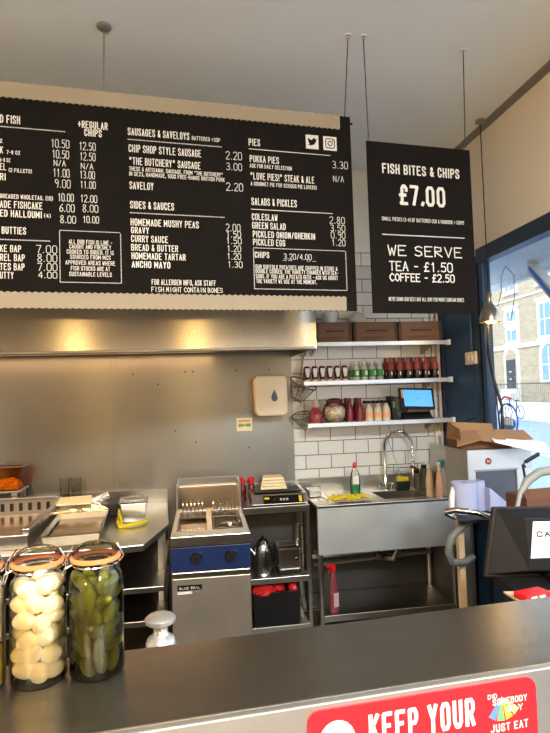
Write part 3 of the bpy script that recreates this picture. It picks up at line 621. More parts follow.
def gn_tray(name, label, x, y, z, w, d, h, rz=0, cat='tray', m_=None, fill=None):
    t = thing(name, label, cat, (x, y, z), rz)
    i = .012
    b = MB().hexa([(-w/2+.02, -d/2+.02, .001), (w/2-.02, -d/2+.02, .001), (w/2-.02, d/2-.02, .001), (-w/2+.02, d/2-.02, .001)], [(-w/2+.02, -d/2+.02, .003), (w/2-.02, -d/2+.02, .003), (w/2-.02, d/2-.02, .003), (-w/2+.02, d/2-.02, .003)])
    A = [(-w/2+.02, -d/2+.02), (w/2-.02, -d/2+.02), (w/2-.02, d/2-.02), (-w/2+.02, d/2-.02)]; B = [(-w/2+.008, -d/2+.008), (w/2-.008, -d/2+.008), (w/2-.008, d/2-.008), (-w/2+.008, d/2-.008)]; C = [(-w/2, -d/2), (w/2, -d/2), (w/2, d/2), (-w/2, d/2)]
    for k in range(4):
        j = (k+1) % 4
        b.face([b.v((*A[k], .002)), b.v((*A[j], .002)), b.v((*B[j], h)), b.v((*B[k], h))])
        b.face([b.v((*B[k], h)), b.v((*B[j], h)), b.v((*C[j], h)), b.v((*C[k], h))])
        b.face([b.v((*C[k], h)), b.v((*C[j], h)), b.v((*C[j], h-.006)), b.v((*C[k], h-.006))])
    bmesh.ops.remove_doubles(b.bm, verts=b.bm.verts[:], dist=1e-5)
    b.build('pan', m_ or steel, t, solid=.0012)
    if fill: MB().box(-w/2+.024, w/2-.024, -d/2+.024, d/2-.024, .005, h*.45).build('contents', fill, t)
    return t
gn_tray('gastronorm_tray', 'shallow steel tray with a golden film of fat beside the hot counter', -.655, 3.42, .90, .31, .60, .062, R(4), fill=oil_m, m_=mat('tray_steel', (.30, .265, .21), .3, .95))
gn_tray('gastronorm_tray', 'dull steel tray underneath the foil packet at the back of the table', -.70, 3.93, .90, .30, .34, .05, R(2), m_=steel_dark)

# foil parcel
random.seed(3)
def crumple(name, mt, pts, rz, parent, amp, z0=0, n=9):
    m = MB(); w, d, h = pts; g = []
    for i in range(n):
        row = []
        for j in range(n):
            u, v = i/(n-1)-.5, j/(n-1)-.5
            e = max(abs(u), abs(v))*2
            row.append(m.v((u*w+random.uniform(-amp, amp), v*d+random.uniform(-amp, amp), z0+h*(1-e**3)+random.uniform(0, amp))))
        g.append(row)
    for i in range(n-1):
        for j in range(n-1): m.face([g[i][j], g[i+1][j], g[i+1][j+1], g[i][j+1]])
    return m.build(name, mt, parent, solid=.0015)
fo = thing('foil_parcel', 'crumpled foil parcel with a cream paper top on the back of the left table', 'foil', (-.72, 3.86, .952), R(8))
crumple('foil', foil, (.36, .30, .045), 0, fo, .012)
MB().hexa([(-.14, -.11, .050), (.07, -.12, .048), (.075, .08, .062), (-.13, .08, .060)], [(-.14, -.11, .064), (.07, -.12, .060), (.075, .08, .075), (-.13, .08, .074)]).build('paper_top', butter, fo, bev=.004)
MB().prism([(.08, .01), (.19, .055), (.17, .10), (.12, .075), (.07, .06)], .04, .06, 'y').build('foil_flap', foil, fo)
for i, (x, lab) in enumerate(((-.872, 'tall clear plastic tumbler stack behind the foil, left one'), (-.795, 'tall clear plastic tumbler stack behind the foil, right one'))):
    t = thing('tumbler_stack', lab, 'tumbler', (x, 4.13, .90), 0)
    MB().lathe([(.030, 0), (.037, .22), (.038, .225), (.035, .225), (.029, .003), (0, .003)], n=18).build('tumbler', clear_plastic, t)
ts = thing('tub_shelf', 'small raised steel shelf at the left edge behind the hot counter', 'shelf', (-1.3, 4.08, .90))
MB().box(-.25, .17, -.12, .12, .165, .18).build('shelf_top', steel, ts, bev=.003)
for x in (-.22, .12, ): MB().box(x, x+.03, -.11, -.08, 0, .165).build('leg', steel, ts); MB().box(x, x+.03, .08, .11, 0, .165).build('leg', steel, ts)
at_ = thing('amber_tub', 'amber plastic tub of orange food on the small raised shelf', 'tub', (-1.225, 4.06, 1.08))
MB().hexa([(-.095, -.07, 0), (.085, -.07, 0), (.085, .07, 0), (-.095, .07, 0)], [(-.105, -.08, .155), (.105, -.08, .155), (.105, .08, .155), (-.105, .08, .155)]).build('tub', amber, at_, bev=.006)
crumple('food', orange_food, (.165, .12, .05), 0, at_, .008, z0=.02)
MB().box(-.085, .078, -.06, .06, .004, .03).build('food_base', orange_food, at_)
MB().tube([(-.107, -.082, .156), (.107, -.082, .156), (.107, .082, .156), (-.107, .082, .156)], .004, 6, closed=True).build('rim', steel, at_)
bg_ = tag(MB().box(-.60, -.46, 3.80, 3.98, .90, .985).build('black_gap_block', blackm, bev=.006), 'dark block standing for the gap behind the lidded steel container', 'tray')  # dark block added where there is only a black gap
lc = thing('lidded_container', 'steel container with a lid and handle near the cut corner of the table', 'container', (-.355, 3.66, .90), R(3))
MB().hexa([(-.07, -.07, 0), (.07, -.07, 0), (.07, .07, 0), (-.07, .07, 0)], [(-.08, -.08, .12), (.08, -.08, .12), (.08, .08, .12), (-.08, .08, .12)]).build('container', steel, lc, bev=.006)
MB().box(-.09, .09, -.09, .09, .12, .134).build('lid', chrome, lc, bev=.004)
MB().tube([(-.035, 0, .134), (-.03, 0, .150), (.03, 0, .150), (.035, 0, .134)], .005, 6).box(-.06, .06, -.05, .05, .134, .138).build('lid_handle', steel_dark, lc)
yc = MB().tube([(-.435, 3.60, .955), (-.435, 3.53, .91), (-.42, 3.46, .912), (-.36, 3.455, .916), (-.30, 3.50, .918), (-.27, 3.55, .915)], [.010, .018, .014, .012, .013, .012], 8)
yc.hexa([(-.455, 3.57, .90), (-.41, 3.50, .90), (-.40, 3.515, .90), (-.445, 3.585, .90)], [(-.445, 3.60, .99), (-.435, 3.53, .97), (-.425, 3.54, .97), (-.435, 3.61, .985)])
tag(yc.build('yellow_cloth', yellow_m), 'yellow cloth strip curled in front of the lidded steel container', 'cloth')

# twin tank fryer ----------------------------------------------------------------
fy = thing('deep_fryer', 'freestanding steel twin fryer with a blue control strip', 'fryer', (.107, 3.17, 0), R(-1.5))
W2 = .222
MB().box(-W2, W2, .02, .93, .08, .70).build('cabinet', steel_dark, fy, bev=.004)
MB().box(-W2+.004, W2-.004, 0, .022, .08, .665).build('door', mat('brushed_door_steel', (.46, .41, .35), .36, .8, var=.08), fy, bev=.004)
MB().box(-W2+.004, W2-.004, -.006, .02, .668, .70).build('door_handle_rail', steel, fy, bev=.005)
cp = MB().box(-W2, W2, -.002, .05, .705, .835).build('control_strip', blue_panel, fy, bev=.003)
for x in (-.085, .105):
    kb = MB().lathe([(0, -.022), (.026, -.022), (.03, 0)], n=18).tube([(0, 0, -.036), (0, 0, -.02)], .008, 6).build('knob', rubber, cp, rot=(R(90), 0, 0), loc=(x, -.006, .775))
    kb.rotation_euler = (R(-90), 0, 0)
    MB().box(x+.025, x+.037, -.016, -.002, .785, .80).build('indicator', chrome, cp)
# deck with two tanks
dk = MB()
dk.box(-W2, W2, -.02, .11, .845, .90).box(-W2, W2, .66, .72, .845, .90).box(-W2, -W2+.028, .11, .66, .845, .90).box(W2-.028, W2, .11, .66, .845, .90).box(-.022, .014, .11, .66, .845, .90)
dk.build('deck', steel, fy, bev=.004)
MB().box(-W2+.02, W2-.02, .10, .67, .70, .71).build('tank_floor', steel_dark, fy)
MB().box(-W2+.03, -.024, .11, .655, .71, .83).box(.016, W2-.03, .11, .655, .71, .80).build('frying_fat', oil_m, fy)
MB().box(-W2, W2, .72, .93, .70, .90).box(-W2, W2, .90, .93, .90, 1.085).hexa([(-W2, .74, .90), (W2, .74, .90), (W2, .90, .90), (-W2, .90, .90)], [(-W2, .86, 1.03), (W2, .86, 1.03), (W2, .90, 1.03), (-W2, .90, 1.03)]).build('flue', steel, fy, bev=.003)
MB().box(-W2, -W2+.012, .70, .90, .90, 1.07).box(W2-.012, W2, .70, .90, .90, 1.07).build('flue_cheek', steel, fy, bev=.003)
for j in range(2):
    for k in range(6 if j == 0 else 7):
        x = (-.175+k*.026) if j == 0 else (.03+k*.024)
        MB().tube([(x, .64, .87), (x, .70, .935), (x, .745, .955), (x+.0, .76, .93)], .0045, 6).build('basket_hook', chrome, fy)
mm = MB()
for k in range(9): mm.tube([(.03+k*.018, .30, .84), (.03+k*.018, .63, .84)], .0018, 4)
for k in range(14): mm.tube([(.025, .30+k*.025, .842), (.18, .30+k*.025, .842)], .0018, 4)
mm.tube([(.025, .30, .86), (.185, .30, .86), (.185, .63, .86), (.025, .63, .86)], .004, 6, closed=True)
mm.build('fryer_basket', mesh_wire, fy)
MB().tube([(.075, .36, .87), (.11, .30, .885), (.15, .36, .875), (.17, .28, .88), (.19, .40, .87)], .011, 8).tube([(.10, .40, .865), (.12, .24, .895)], .012, 8).build('basket_handle', steel, fy)
bd = MB().box(-.19, -.055, -.0025, 0, .600, .628).build('name_badge', board_black, fy)
mt_ = MB(); print_text(mt_, 'BLUE SEAL', -.18, .607, .115, .013, .02, d=-.0035); mt_.build('badge_lettering', white_txt, bd)
MB().box(-.19, -.11, -.0025, 0, .580, .594).build('badge_strip', white_txt, fy)
for (x, y) in ((-.18, .08), (.18, .08), (-.18, .85), (.18, .85)): MB().lathe([(.02, 0), (.018, .08)], (x, y, 0), 12).build('leg', steel_dark, fy)

# open steel bench with the scale ------------------------------------------------
sbn = thing('open_steel_bench', 'narrow open steel bench between the fryer and the sink', 'bench', (.355, 3.86, 0))
MB().box(0, .47, 0, .36, .868, .888).box(0, .47, -.012, .004, .845, .892).box(0, .47, .34, .362, .888, 1.0).build('bench_top', steel, sbn, bev=.003)
MB().box(0, .45, .01, .35, .385, .40).box(0, .45, -.002, .012, .362, .402).build('middle_shelf', steel, sbn, bev=.003)
MB().box(0, .45, .01, .35, .055, .07).box(0, .45, -.002, .012, .03, .072).build('bottom_shelf', steel, sbn, bev=.003)
for (x, y) in ((.445, 0), (.445, .33), (.002, .33)): MB().box(x, x+.025, y, y+.025, 0, .868).build('leg', steel, sbn, bev=.002)
MB().box(0, .012, .01, .35, 0, .868).box(.012, .45, .352, .358, .05, .868).build('side_panel', mat('shadowed_steel_sheet', (.09, .08, .07), .5, .5), sbn)  # shade under the bench top put into the dark sheet colour

hb = thing('induction_hob', 'portable steel induction hob with a black display on the open bench', 'hob', (.62, 3.905, .890), R(-1.5))
MB().hexa([(-.20, -.045, .012), (.20, -.045, .012), (.20, .29, .012), (-.20, .29, .012)], [(-.20, -.005, .075), (.20, -.005, .075), (.20, .29, .085), (-.20, .29, .085)]).build('body', steel, hb, bev=.006)
MB().box(-.18, .18, -.03, .28, 0, .014).build('base', rubber, hb)
fp = MB().hexa([(-.115, -.0475, .018), (.168, -.0475, .018), (.168, -.040, .018), (-.115, -.040, .018)], [(-.115, -.0145, .068), (.168, -.0145, .068), (.168, -.007, .068), (-.115, -.007, .068)]).build('display_panel', board_black, hb)
mt_ = MB(); mt_.at(Matrix.Translation((0, -.0345, .043)) @ Matrix.Rotation(R(-33.5), 4, 'X'))
mt_.box(.135, .155, -.004, -.001, -.022, .022).box(-.108, -.075, -.004, -.001, .004, .018)
mt_.build('yellow_marking', mat('yellow_print', (.8, .5, .02), .5), fp)
mt_ = MB(); mt_.at(Matrix.Translation((0, -.0345, .043)) @ Matrix.Rotation(R(-33.5), 4, 'X'))
for x in (0.0, .022, .044): mt_.box(x, x+.015, -.004, -.001, -.008, .008)
mt_.lathe([(0, 0), (.008, 0), (0, .001)], (-.04, -.004, 0), 8).build('display_digits', mat('grey_print', (.35, .38, .38), .4), fp)
MB().box(-.17, .17, .03, .27, .083, .090).build('glass_plate', rubber, hb, bev=.002)
ps = thing('paper_bundle', 'cream paper bundle lying on the induction hob', 'paper', (.60, 4.06, .985), R(-3))
for i in range(4): MB().hexa([(-.098+.004*i, -.075, .022*i), (.098-.006*i, -.075, .022*i), (.095-.006*i, .075, .022*i), (-.085+.004*i, .075, .022*i)], [(-.094+.006*i, -.072, .022*i+.02), (.093-.008*i, -.072, .022*i+.02), (.09-.008*i, .072, .022*i+.02), (-.082+.006*i, .072, .022*i+.02)]).build('paper_block', butter, ps, bev=.004)
for i, (x, lab) in enumerate(((.385, 'red capped bottle behind the hob, left of the pair'), (.452, 'red capped bottle behind the hob, right of the pair'))):
    t = thing('capped_bottle', lab, 'bottle', (x, 4.15, .89)); t.scale = (1, 1, .90)
    MB().lathe([(0, 0), (.026, 0), (.028, .08), (.022, .12), (.015, .135)], n=14).build('bottle', ketchup_m, t)
    MB().lathe([(.02, 0), (.022, .045), (.012, .055), (0, .055)], (0, 0, .132), 12).build('cap', red_m, t)

kt = thing('steel_kettle', 'domed steel kettle on the middle shelf of the open bench', 'kettle', (.50, 3.97, .402))
MB().lathe([(0, 0), (.068, 0), (.070, .02), (.066, .12), (.056, .19), (.035, .235), (.012, .25), (.012, .262), (0, .265)], n=28).build('body', chrome, kt)
MB().tube([(.052, 0, .20), (.085, 0, .20), (.10, 0, .12), (.085, 0, .05), (.066, 0, .04)], .010, 8).build('handle', rubber, kt)
MB().tube([(-.055, 0, .13), (-.085, 0, .17), (-.095, 0, .185)], [.018, .012, .009], 8).build('spout', chrome, kt)
MB().box(-.055, .055, -.055, .055, -.001, .012).build('base', rubber, kt)
tr = thing('steel_toaster', 'rounded steel toaster beside the kettle on the middle shelf', 'toaster', (.69, 3.98, .402))
MB().box(-.088, .088, -.05, .13, .012, .185).build('body', chrome, tr, bev=.022, seg=4)
MB().box(-.08, .08, -.045, .125, 0, .014).build('base', rubber, tr)
MB().box(-.065, .065, .01, .03, .183, .187).box(-.065, .065, .055, .075, .183, .187).build('slot', blackm, tr)
MB().box(.03, .055, -.065, -.048, .09, .105).build('lever', rubber, tr, bev=.003)
rb = thing('steel_flask', 'slim steel flask at the right end of the middle shelf', 'flask', (.785, 4.12, .402))
MB().lathe([(0, 0), (.024, 0), (.026, .2), (.018, .26), (.016, .30), (0, .305)], n=16).build('body', steel, rb)
ct = thing('black_crate', 'black plastic crate of red bags on the bottom shelf of the bench', 'crate', (.575, 3.98, .072))
cm = MB()
w, d, h = .165, .12, .225
cm.hexa([(-w+.015, -d+.01, 0), (w-.015, -d+.01, 0), (w-.015, d-.01, 0), (-w+.015, d-.01, 0)], [(-w+.015, -d+.01, .006), (w-.015, -d+.01, .006), (w-.015, d-.01, .006), (-w+.015, d-.01, .006)])
for (a, b) in (((-w, -d), (w, -d)), ((w, -d), (w, d)), ((w, d), (-w, d)), ((-w, d), (-w, -d))):
    k = lambda p: (p[0]*(w-.015)/w, p[1]*(d-.01)/d)
    cm.face([cm.v((*k(a), 0)), cm.v((*k(b), 0)), cm.v((*b, h)), cm.v((*a, h))])
cm.build('crate_shell', rubber, ct, solid=.005)
MB().tube([(-w, -d, h), (w, -d, h), (w, d, h), (-w, d, h)], .009, 8, closed=True).build('rim', rubber, ct)
for i, (x, y, rx, ry, rz, lab) in enumerate(((.49, 3.94, .085, .06, .035, 'large crumpled red bag at the left of the black crate'), (.59, 3.99, .06, .06, .028, 'crumpled red bag in the middle of the black crate'), (.70, 3.97, .035, .05, .045, 'small red bag poking up at the right of the black crate'))):
    m = MB().ball((0, 0, 0), rx, ry, rz, 14, 9, (0, R(8), 0))
    for v_ in m.bm.verts: v_.co += Vector([random.uniform(-.008, .008) for _ in range(3)])
    for f_ in m.bm.faces: f_.smooth = False
    o = m.build('red_bag', red_bag, loc=(x, y-.035, .305)); tag(o, lab, 'bag')
    # the filling that carries the bags
tag(MB().box(.435, .715, 3.90, 4.06, .08, .275).build('crate_filling', blackm, bev=.01), 'dark packed goods inside the black crate under the red bags', 'packed goods')

# sink unit -------------------------------------------------------------------------
sk = thing('catering_sink', 'steel catering sink unit with a deep front apron and undershelf', 'sink', (0, 0, 0))
SX0, SX1 = .845, 1.86
MB().box(SX0, SX1, 3.70, 3.715, .575, .90).build('front_apron', steel_pale, sk, bev=.004)
BX0, BX1, BY0, BY1 = 1.36, 1.70, 3.80, 4.10
MB().box(SX0, BX0, 3.70, 4.22, .885, .905).box(BX1, SX1, 3.70, 4.22, .885, .905).box(BX0, BX1, 3.70, BY0, .885, .905).box(BX0, BX1, BY1, 4.22, .885, .905).build('deck', steel, sk, bev=.003)
MB().box(BX0, BX1, BY0, BY1, .60, .61).box(BX0-.004, BX0, BY0, BY1, .60, .89).box(BX1, BX1+.004, BY0, BY1, .60, .89).box(BX0, BX1, BY0-.004, BY0, .60, .89).box(BX0, BX1, BY1, BY1+.004, .60, .89).build('bowl', steel, sk)
MB().box(SX0-.02, SX1+.10, 4.215, 4.235, .885, 1.015).build('splash_upstand', steel, sk, bev=.003)
m = MB()
for i in range(8): m.tube([(SX0+.06+i*.05, 3.82, .906), (SX0+.06+i*.05, 4.15, .906)], .004, 6)
m.build('drainer_rib', steel, sk)
for (x, y) in ((SX0+.02, 3.74), (SX1-.03, 3.74), (SX0+.02, 4.17), (SX1-.03, 4.17)): MB().tube([(x, y, 0), (x, y, .885)], .019, 10).build('leg', steel, sk)
MB().box(SX0+.0, SX1-.02, 4.195, 4.21, .10, .88).build('shade_back_panel', mat('shadowed_sheet', (.06, .055, .05), .5, .4), sk)  # steel back with the under-sink shade put into its dark colour
MB().box(SX0+.02, SX1-.03, 3.73, 4.18, .14, .155).box(SX0+.03, SX1-.04, 3.722, 3.732, .12, .165).build('under_shelf', steel, sk, bev=.003)
for z, y in ((.49, 4.10), (.44, 4.14), (.40, 4.08)): MB().tube([(SX0+.05, y, z), (SX1-.05, y, z+.03)], .016, 10).build('waste_pipe', steel_dark if z != .44 else white_pl, sk)
MB().tube([(1.5, 3.95, .60), (1.5, 3.95, .50), (1.46, 3.95, .44), (1.40, 4.0, .44), (1.38, 4.08, .45)], .025, 12).build('waste_trap', chrome, sk)
gd = tag(MB().prism([(3.72, .905), (4.21, .905), (4.21, 1.245), (3.72, 1.24)], 1.90, 1.915, 'x').build('side_guard', steel, bev=.002), 'upright steel guard sheet at the right end of the sink', 'guard')
tag(MB().box(1.865, 1.98, 3.72, 4.2, 0, .904).build('filler_cabinet', steel_dark, bev=.003), 'dull steel filler unit carrying the guard sheet right of the sink', 'cabinet')

tp = thing('spray_tap', 'tall spring pre-rinse tap arching over the sink bowl', 'tap', (1.50, 4.16, .905))
MB().lathe([(0, 0), (.03, 0), (.03, .015), (.02, .02), (.018, .07), (.012, .08), (.012, .3), (0, .3)], n=14).build('riser', chrome, tp)
ap = [(0, 0, .30)]+[(.11-.11*math.cos(math.pi*i/14), -.02*i/14, .33+.115*math.sin(math.pi*i/14)) for i in range(15)]+[(.222, -.02, .20)]
MB().tube(ap, .006, 8).build('hose', rubber, tp)
m = MB(); n = 520; L_ = []
import bisect
seg = [0]
for a, b in zip(ap, ap[1:]): seg.append(seg[-1]+(Vector(b)-Vector(a)).length)
def on(t):
    d_ = t*seg[-1]; i = min(len(seg)-2, max(0, bisect.bisect(seg, d_)-1)); f_ = (d_-seg[i])/(seg[i+1]-seg[i]); A, B = Vector(ap[i]), Vector(ap[i+1]); return A.lerp(B, f_), (B-A).normalized()
for i in range(n+1):
    p, t_ = on(i/n); s1 = Vector((0, 1, 0)); s2 = t_.cross(s1).normalized(); a = i*2*math.pi/10
    L_.append(p+(s1*math.cos(a)+s2*math.sin(a))*.0115)
m.tube(L_, .0022, 4); m.build('spring', chrome, tp)
MB().tube([(.222, -.02, .21), (.222, -.02, .12), (.225, -.03, .08)], [.014, .016, .022], 12).build('spray_head', chrome, tp)
MB().tube([(.20, -.035, .175), (.25, -.03, .145), (.262, -.03, .13)], [.008, .009, .006], 8).build('trigger', rubber, tp)
MB().tube([(0, 0, .17), (.11, -.01, .165), (.215, -.02, .16)], .005, 8).build('hook_bar', chrome, tp)
MB().tube([(0, 0, .05), (.06, -.05, .05), (.07, -.09, .045)], .010, 10).build('spout', chrome, tp)
for x in (-.05, .045): MB().tube([(x, -.01, .0), (x, -.01, .035), (x, -.045, .045)], [.012, .012, .016], 10).build('lever', chrome, tp)
MB().tube([(.0, 0, .30), (.06, .0, .44), (.05, .03, .50)], .0018, 4).tube([(.02, .0, .42), (.10, 0, .19)], .0018, 4).build('stay_wire', wire_m, tp)

def soap(name, label, x, y, z, liq, capm, h=.22, r=.03):
    t = thing(name, label, 'bottle', (x, y, z))
    MB().lathe([(0, 0), (r, 0), (r*1.05, h*.3), (r*.95, h*.5), (r*.9, h*.62), (r*.45, h*.78), (r*.35, h*.84)], n=18, sy=.7).build('bottle', glass, t)
    MB().lathe([(0, .003), (r*.92, .003), (r*.97, h*.28), (0, h*.28)], n=18, sy=.7).build('liquid', liq, t)
    MB().lathe([(r*.38, h*.82), (r*.42, h*.92), (r*.2, h*1.0), (0, h*1.0)], n=12).build('cap', capm, t)
    MB().box(-r*.6, r*.6, -r*.72, -r*.68, h*.32, h*.58).build('label_patch', white_pl, t)
    return t
soap('washing_up_bottle', 'clear washing-up bottle with green liquid and a red cap on the drainer', 1.225, 4.06, .905, green_liq, red_m, .235, .038)
soap('soap_dispenser', 'clear soap bottle with a pale blue cap behind the yellow sponge', 1.60, 4.14, .905, white_pl, mat('pale_blue', (.2, .5, .65), .4), .18, .026)
sg = thing('sponge_caddy', 'black caddy with a yellow sponge behind the sink bowl', 'sponge caddy', (1.602, 4.07, .905))
MB().hexa([(-.05, -.02, 0), (.05, -.02, 0), (.05, .03, 0), (-.05, .03, 0)], [(-.055, -.03, .075), (.055, -.03, .075), (.055, .03, .075), (-.055, .03, .075)]).build('caddy', mat('dark_green_black', (.012, .022, .018), .4), sg, bev=.006)
MB().box(-.045, .045, -.022, .02, .07, .105).build('sponge', yellow_m, sg, bev=.008)
pl = thing('white_plate', 'white plate holding the yellow cloth on the drainer', 'plate', (1.12, 3.80, .908))
MB().lathe([(0, .001), (.07, .001), (.11, .014), (.112, .016), (.07, .005), (0, .005)], n=32, sx=1.25, sy=.8).build('dish', white_pl, pl)
random.seed(11)
yg = MB()
for i in range(7):
    a = random.uniform(-.6, .6); x = -.10+.033*i
    yg.tube([(x-.05, random.uniform(-.04, .02), .012), (x, random.uniform(-.03, .03), .024+random.uniform(0, .012)), (x+.05, random.uniform(-.04, .04), .014)], [.009, .016, .010], 8)
tag(yg.build('rubber_glove', yellow_m, loc=(1.09, 3.79, .914)), 'crumpled yellow rubber glove lying on the white plate by the sink', 'glove')
bx = thing('steel_cup_rack', 'small steel box on the sink drainer beside the bench', 'box', (.90, 4.05, .908))
MB().box(-.045, .045, -.06, .06, 0, .055).build('box', steel, bx, bev=.006); MB().tube([(-.03, -.02, .055), (-.03, -.02, .07), (.05, -.02, .07), (.05, -.02, .01)], .004, 6).build('handle', chrome, bx)

# two small grey tubs and three spray bottles by the guard
for i, (x, y, h, lab) in enumerate(((1.735, 4.10, .12, 'olive grey canister behind the spray bottles, left one'), (1.80, 4.12, .15, 'olive grey canister behind the spray bottles, right one'))):
    t = thing('canister', lab, 'canister', (x, y, .906)); MB().lathe([(0, 0), (.026, 0), (.027, h), (0, h)], n=16).build('body', mat('olive_grey_%s' % 'ab'[i], (.10, .10, .075), .5), t); MB().lathe([(0, h), (.02, h), (.02, h+.03), (0, h+.03)], n=14).build('lid', rubber, t)
def spray_bottle(x, y, z, body, head, label, h=.17, rz=0, liq=None):
    t = thing('spray_bottle', label, 'spray bottle', (x, y, z), rz)
    MB().lathe([(0, 0), (.034, 0), (.036, .01), (.036, h*.55), (.026, h*.80), (.016, h*.98), (.014, h)], n=18, sy=.75).build('bottle', body, t)
    MB().prism([(-.016, h), (.012, h), (.016, h+.03), (.014, h+.055), (-.055, h+.058), (-.058, h+.040), (-.018, h+.034)], -.011, .011, 'y').build('spray_head', head, t, bev=.003)
    MB().tube([(-.032, 0, h+.038), (-.030, 0, h+.02), (-.040, 0, h-.002)], .004, 6).build('trigger', head, t)
    if liq: MB().box(-.02, .02, -.0285, -.0265, h*.15, h*.5).build('label_patch', liq, t)
    return t
peach = mat('peach_plastic', (.70, .42, .28), .4); beige = mat('beige_plastic', (.60, .48, .32), .4)
spray_bottle(1.700, 3.80, .906, beige, white_pl, 'beige spray bottle with a white head, left of three on the sink end', .20, R(50))
spray_bottle(1.748, 3.74, .906, peach, mat('pale_pink', (.75, .62, .52), .4), 'peach spray bottle with a pale pink head, middle of three on the sink end', .19, R(60), cream_pl)
spray_bottle(1.802, 3.79, .906, beige, mat('teal_plastic', (.06, .30, .38), .4), 'beige spray bottle with a teal head, right of three beside the guard sheet', .20, R(40))
spray_bottle(.965, 3.80, .157, mat('pink_liquid', (.22, .05, .065), .3), red_m, 'pink spray bottle with a red head on the shelf under the sink', .27, R(20), mat('pale_pink_label', (.6, .4, .4), .5))

# ================================================================ wall shelves
SH = ((.93, 1.99, 2.045, 'top'), (.845, 1.995, 1.757, 'middle'), (.865, 2.0, 1.446, 'lowest'))
shelf_m = mat('shelf_steel', (0.70, 0.73, 0.75), 0.35, 0.6)
for (x0, x1, z, nm) in SH:
    t = thing('wall_shelf', '%s of the three pale steel wall shelves above the sink' % nm, 'shelf', (x0, BY, z))
    MB().box(0, x1-x0, -.25, 0, -.012, 0).box(0, x1-x0, -.253, -.247, -.032, 0).build('shelf_board', shelf_m, t, bev=.002)
    MB().box(x1-x0-.004, x1-x0+.02, -.258, -.22, -.036, .006).build('end_cap', white_pl, t, bev=.003)
    for x in (.03, x1-x0-.12): MB().prism([(-.22, -.012), (0, -.012), (0, -.09), (-.02, -.09), (-.21, -.022)], x, x+.012, 'x').build('bracket', steel_dark if x > .1 else shelf_m, t)
def crate(x0, x1, label):
    t = thing('wooden_crate', label, 'crate', ((x0+x1)/2, 4.13, 2.046)); w = (x1-x0)/2-.004
    MB().box(-w, w, -.105, -.093, 0, .15).box(-w, w, .093, .105, 0, .15).box(-w, -w+.012, -.093, .093, 0, .15).box(w-.012, w, -.093, .093, 0, .15).box(-w+.012, w-.012, -.093, .093, 0, .012).build('box', oak, t, bev=.002)
    MB().box(-w*.45, w*.55, -.1062, -.1055, .078, .088).build('hand_slot', blackm, t)
    MB().box(-w, -w+.02, -.110, -.104, 0, .15).box(w-.02, w, -.110, -.104, 0, .15).build('corner_batten', mat('dark_wood', (.06, .03, .018), .6), t)
crate(.95, 1.235, 'brown wooden crate on the top shelf, nearest the hood')
crate(1.245, 1.595, 'brown wooden crate in the middle of the top shelf')
crate(1.60, 1.955, 'brown wooden crate on the top shelf, nearest the pipes')
MB_l = thing('glass_globe', 'pale round globe jar standing in the middle wooden crate', 'jar', (1.31, 4.13, 2.06))
MB().ball((0, 0, .155), .07, .07, .075, 20, 14).build('globe', mat('pale_globe', (.58, .55, .48), .3), MB_l); MB().lathe([(0, 0), (.04, 0), (.04, .09), (.03, .1)], n=16).build('foot', white_pl, MB_l)
tu = thing('white_tub', 'white plastic tub standing in the crate nearest the hood', 'tub', (1.09, 4.13, 2.06)); MB().lathe([(0, 0), (.05, 0), (.06, .21), (0, .21)], n=20).build('tub', white_pl, tu); MB().lathe([(.063, .20), (.063, .215), (0, .215)], n=20).build('lid', white_pl, tu)

# sauce bottles with white labels
sq = thing('ketchup_bottle', '', 'bottle', (.885, 4.06, 1.758), 0, 'dark red sauce bottles on the middle shelf')
MB().lathe([(0, 0), (.017, 0), (.018, .012), (.023, .028), (.026, .055), (.025, .10), (.018, .112), (0, .113)], n=14, sy=.75).build('bottle', ketchup_m, sq)
MB().prism([(-.009, .030), (.009, .030), (.017, .075), (.016, .096), (-.016, .096), (-.017, .075)], -.0215, -.0195, 'y').build('label_patch', paper_white, sq)
MB().lathe([(0, 0), (.0185, 0), (.0185, .012)], n=14, sy=.8).build('cap', white_pl, sq)
ORD = ['first', 'second', 'third', 'fourth', 'fifth', 'sixth']
sq['label'] = 'dark red sauce bottle with a white label, first from the left on the middle shelf'
for i in range(1, 6): dup(sq, (.885+.058*i, 4.06, 1.758), 0, 'dark red sauce bottle with a white label, %s from the left on the middle shelf' % ORD[i])
gb = thing('water_bottle', '', 'bottle', (1.262, 4.05, 1.758), 0, 'green labelled bottles on the middle shelf')
MB().lathe([(0, 0), (.026, 0), (.028, .02), (.027, .07), (.025, .09), (.013, .118), (.012, .125)], n=14).build('bottle', mat('pale_bottle', (.50, .55, .48), .15), gb)
MB().lathe([(.0285, .022), (.0285, .078)], n=14).build('label_band', green_label, gb)
MB().lathe([(.015, .122), (.015, .14), (0, .14)], n=12).build('cap', white_pl, gb)
MB().box(-.012, .012, -.0305, -.0285, .035, .068).build('label_patch', paper_white, gb)
gb['label'] = 'green labelled clear bottle with a white cap, front row, nearest the sauce bottles'
ORD2 = ['nearest the sauce bottles', 'second from the sauce bottles', 'third from the sauce bottles', 'nearest the cola bottles']
for r_ in range(2):
    for i in range(4):
        if r_ or i: dup(gb, (1.262+.062*i-.004*r_, 4.05+.075*r_, 1.758), R(20*i), 'green labelled clear bottle with a white cap, %s row, %s' % (('front', 'back')[r_], ORD2[i]))
cb_ = thing('cola_bottle', '', 'bottle', (1.535, 4.05, 1.758), 0, 'dark cola bottles on the middle shelf')
MB().lathe([(0, 0), (.027, 0), (.030, .015), (.027, .05), (.030, .085), (.026, .11), (.014, .135), (.013, .155)], n=14).build('bottle', cola_m, cb_)
MB().lathe([(.0285, .068), (.0310, .085), (.0270, .111), (.0150, .135), (.0142, .15)], n=14).build('label_band', cola_label, cb_)
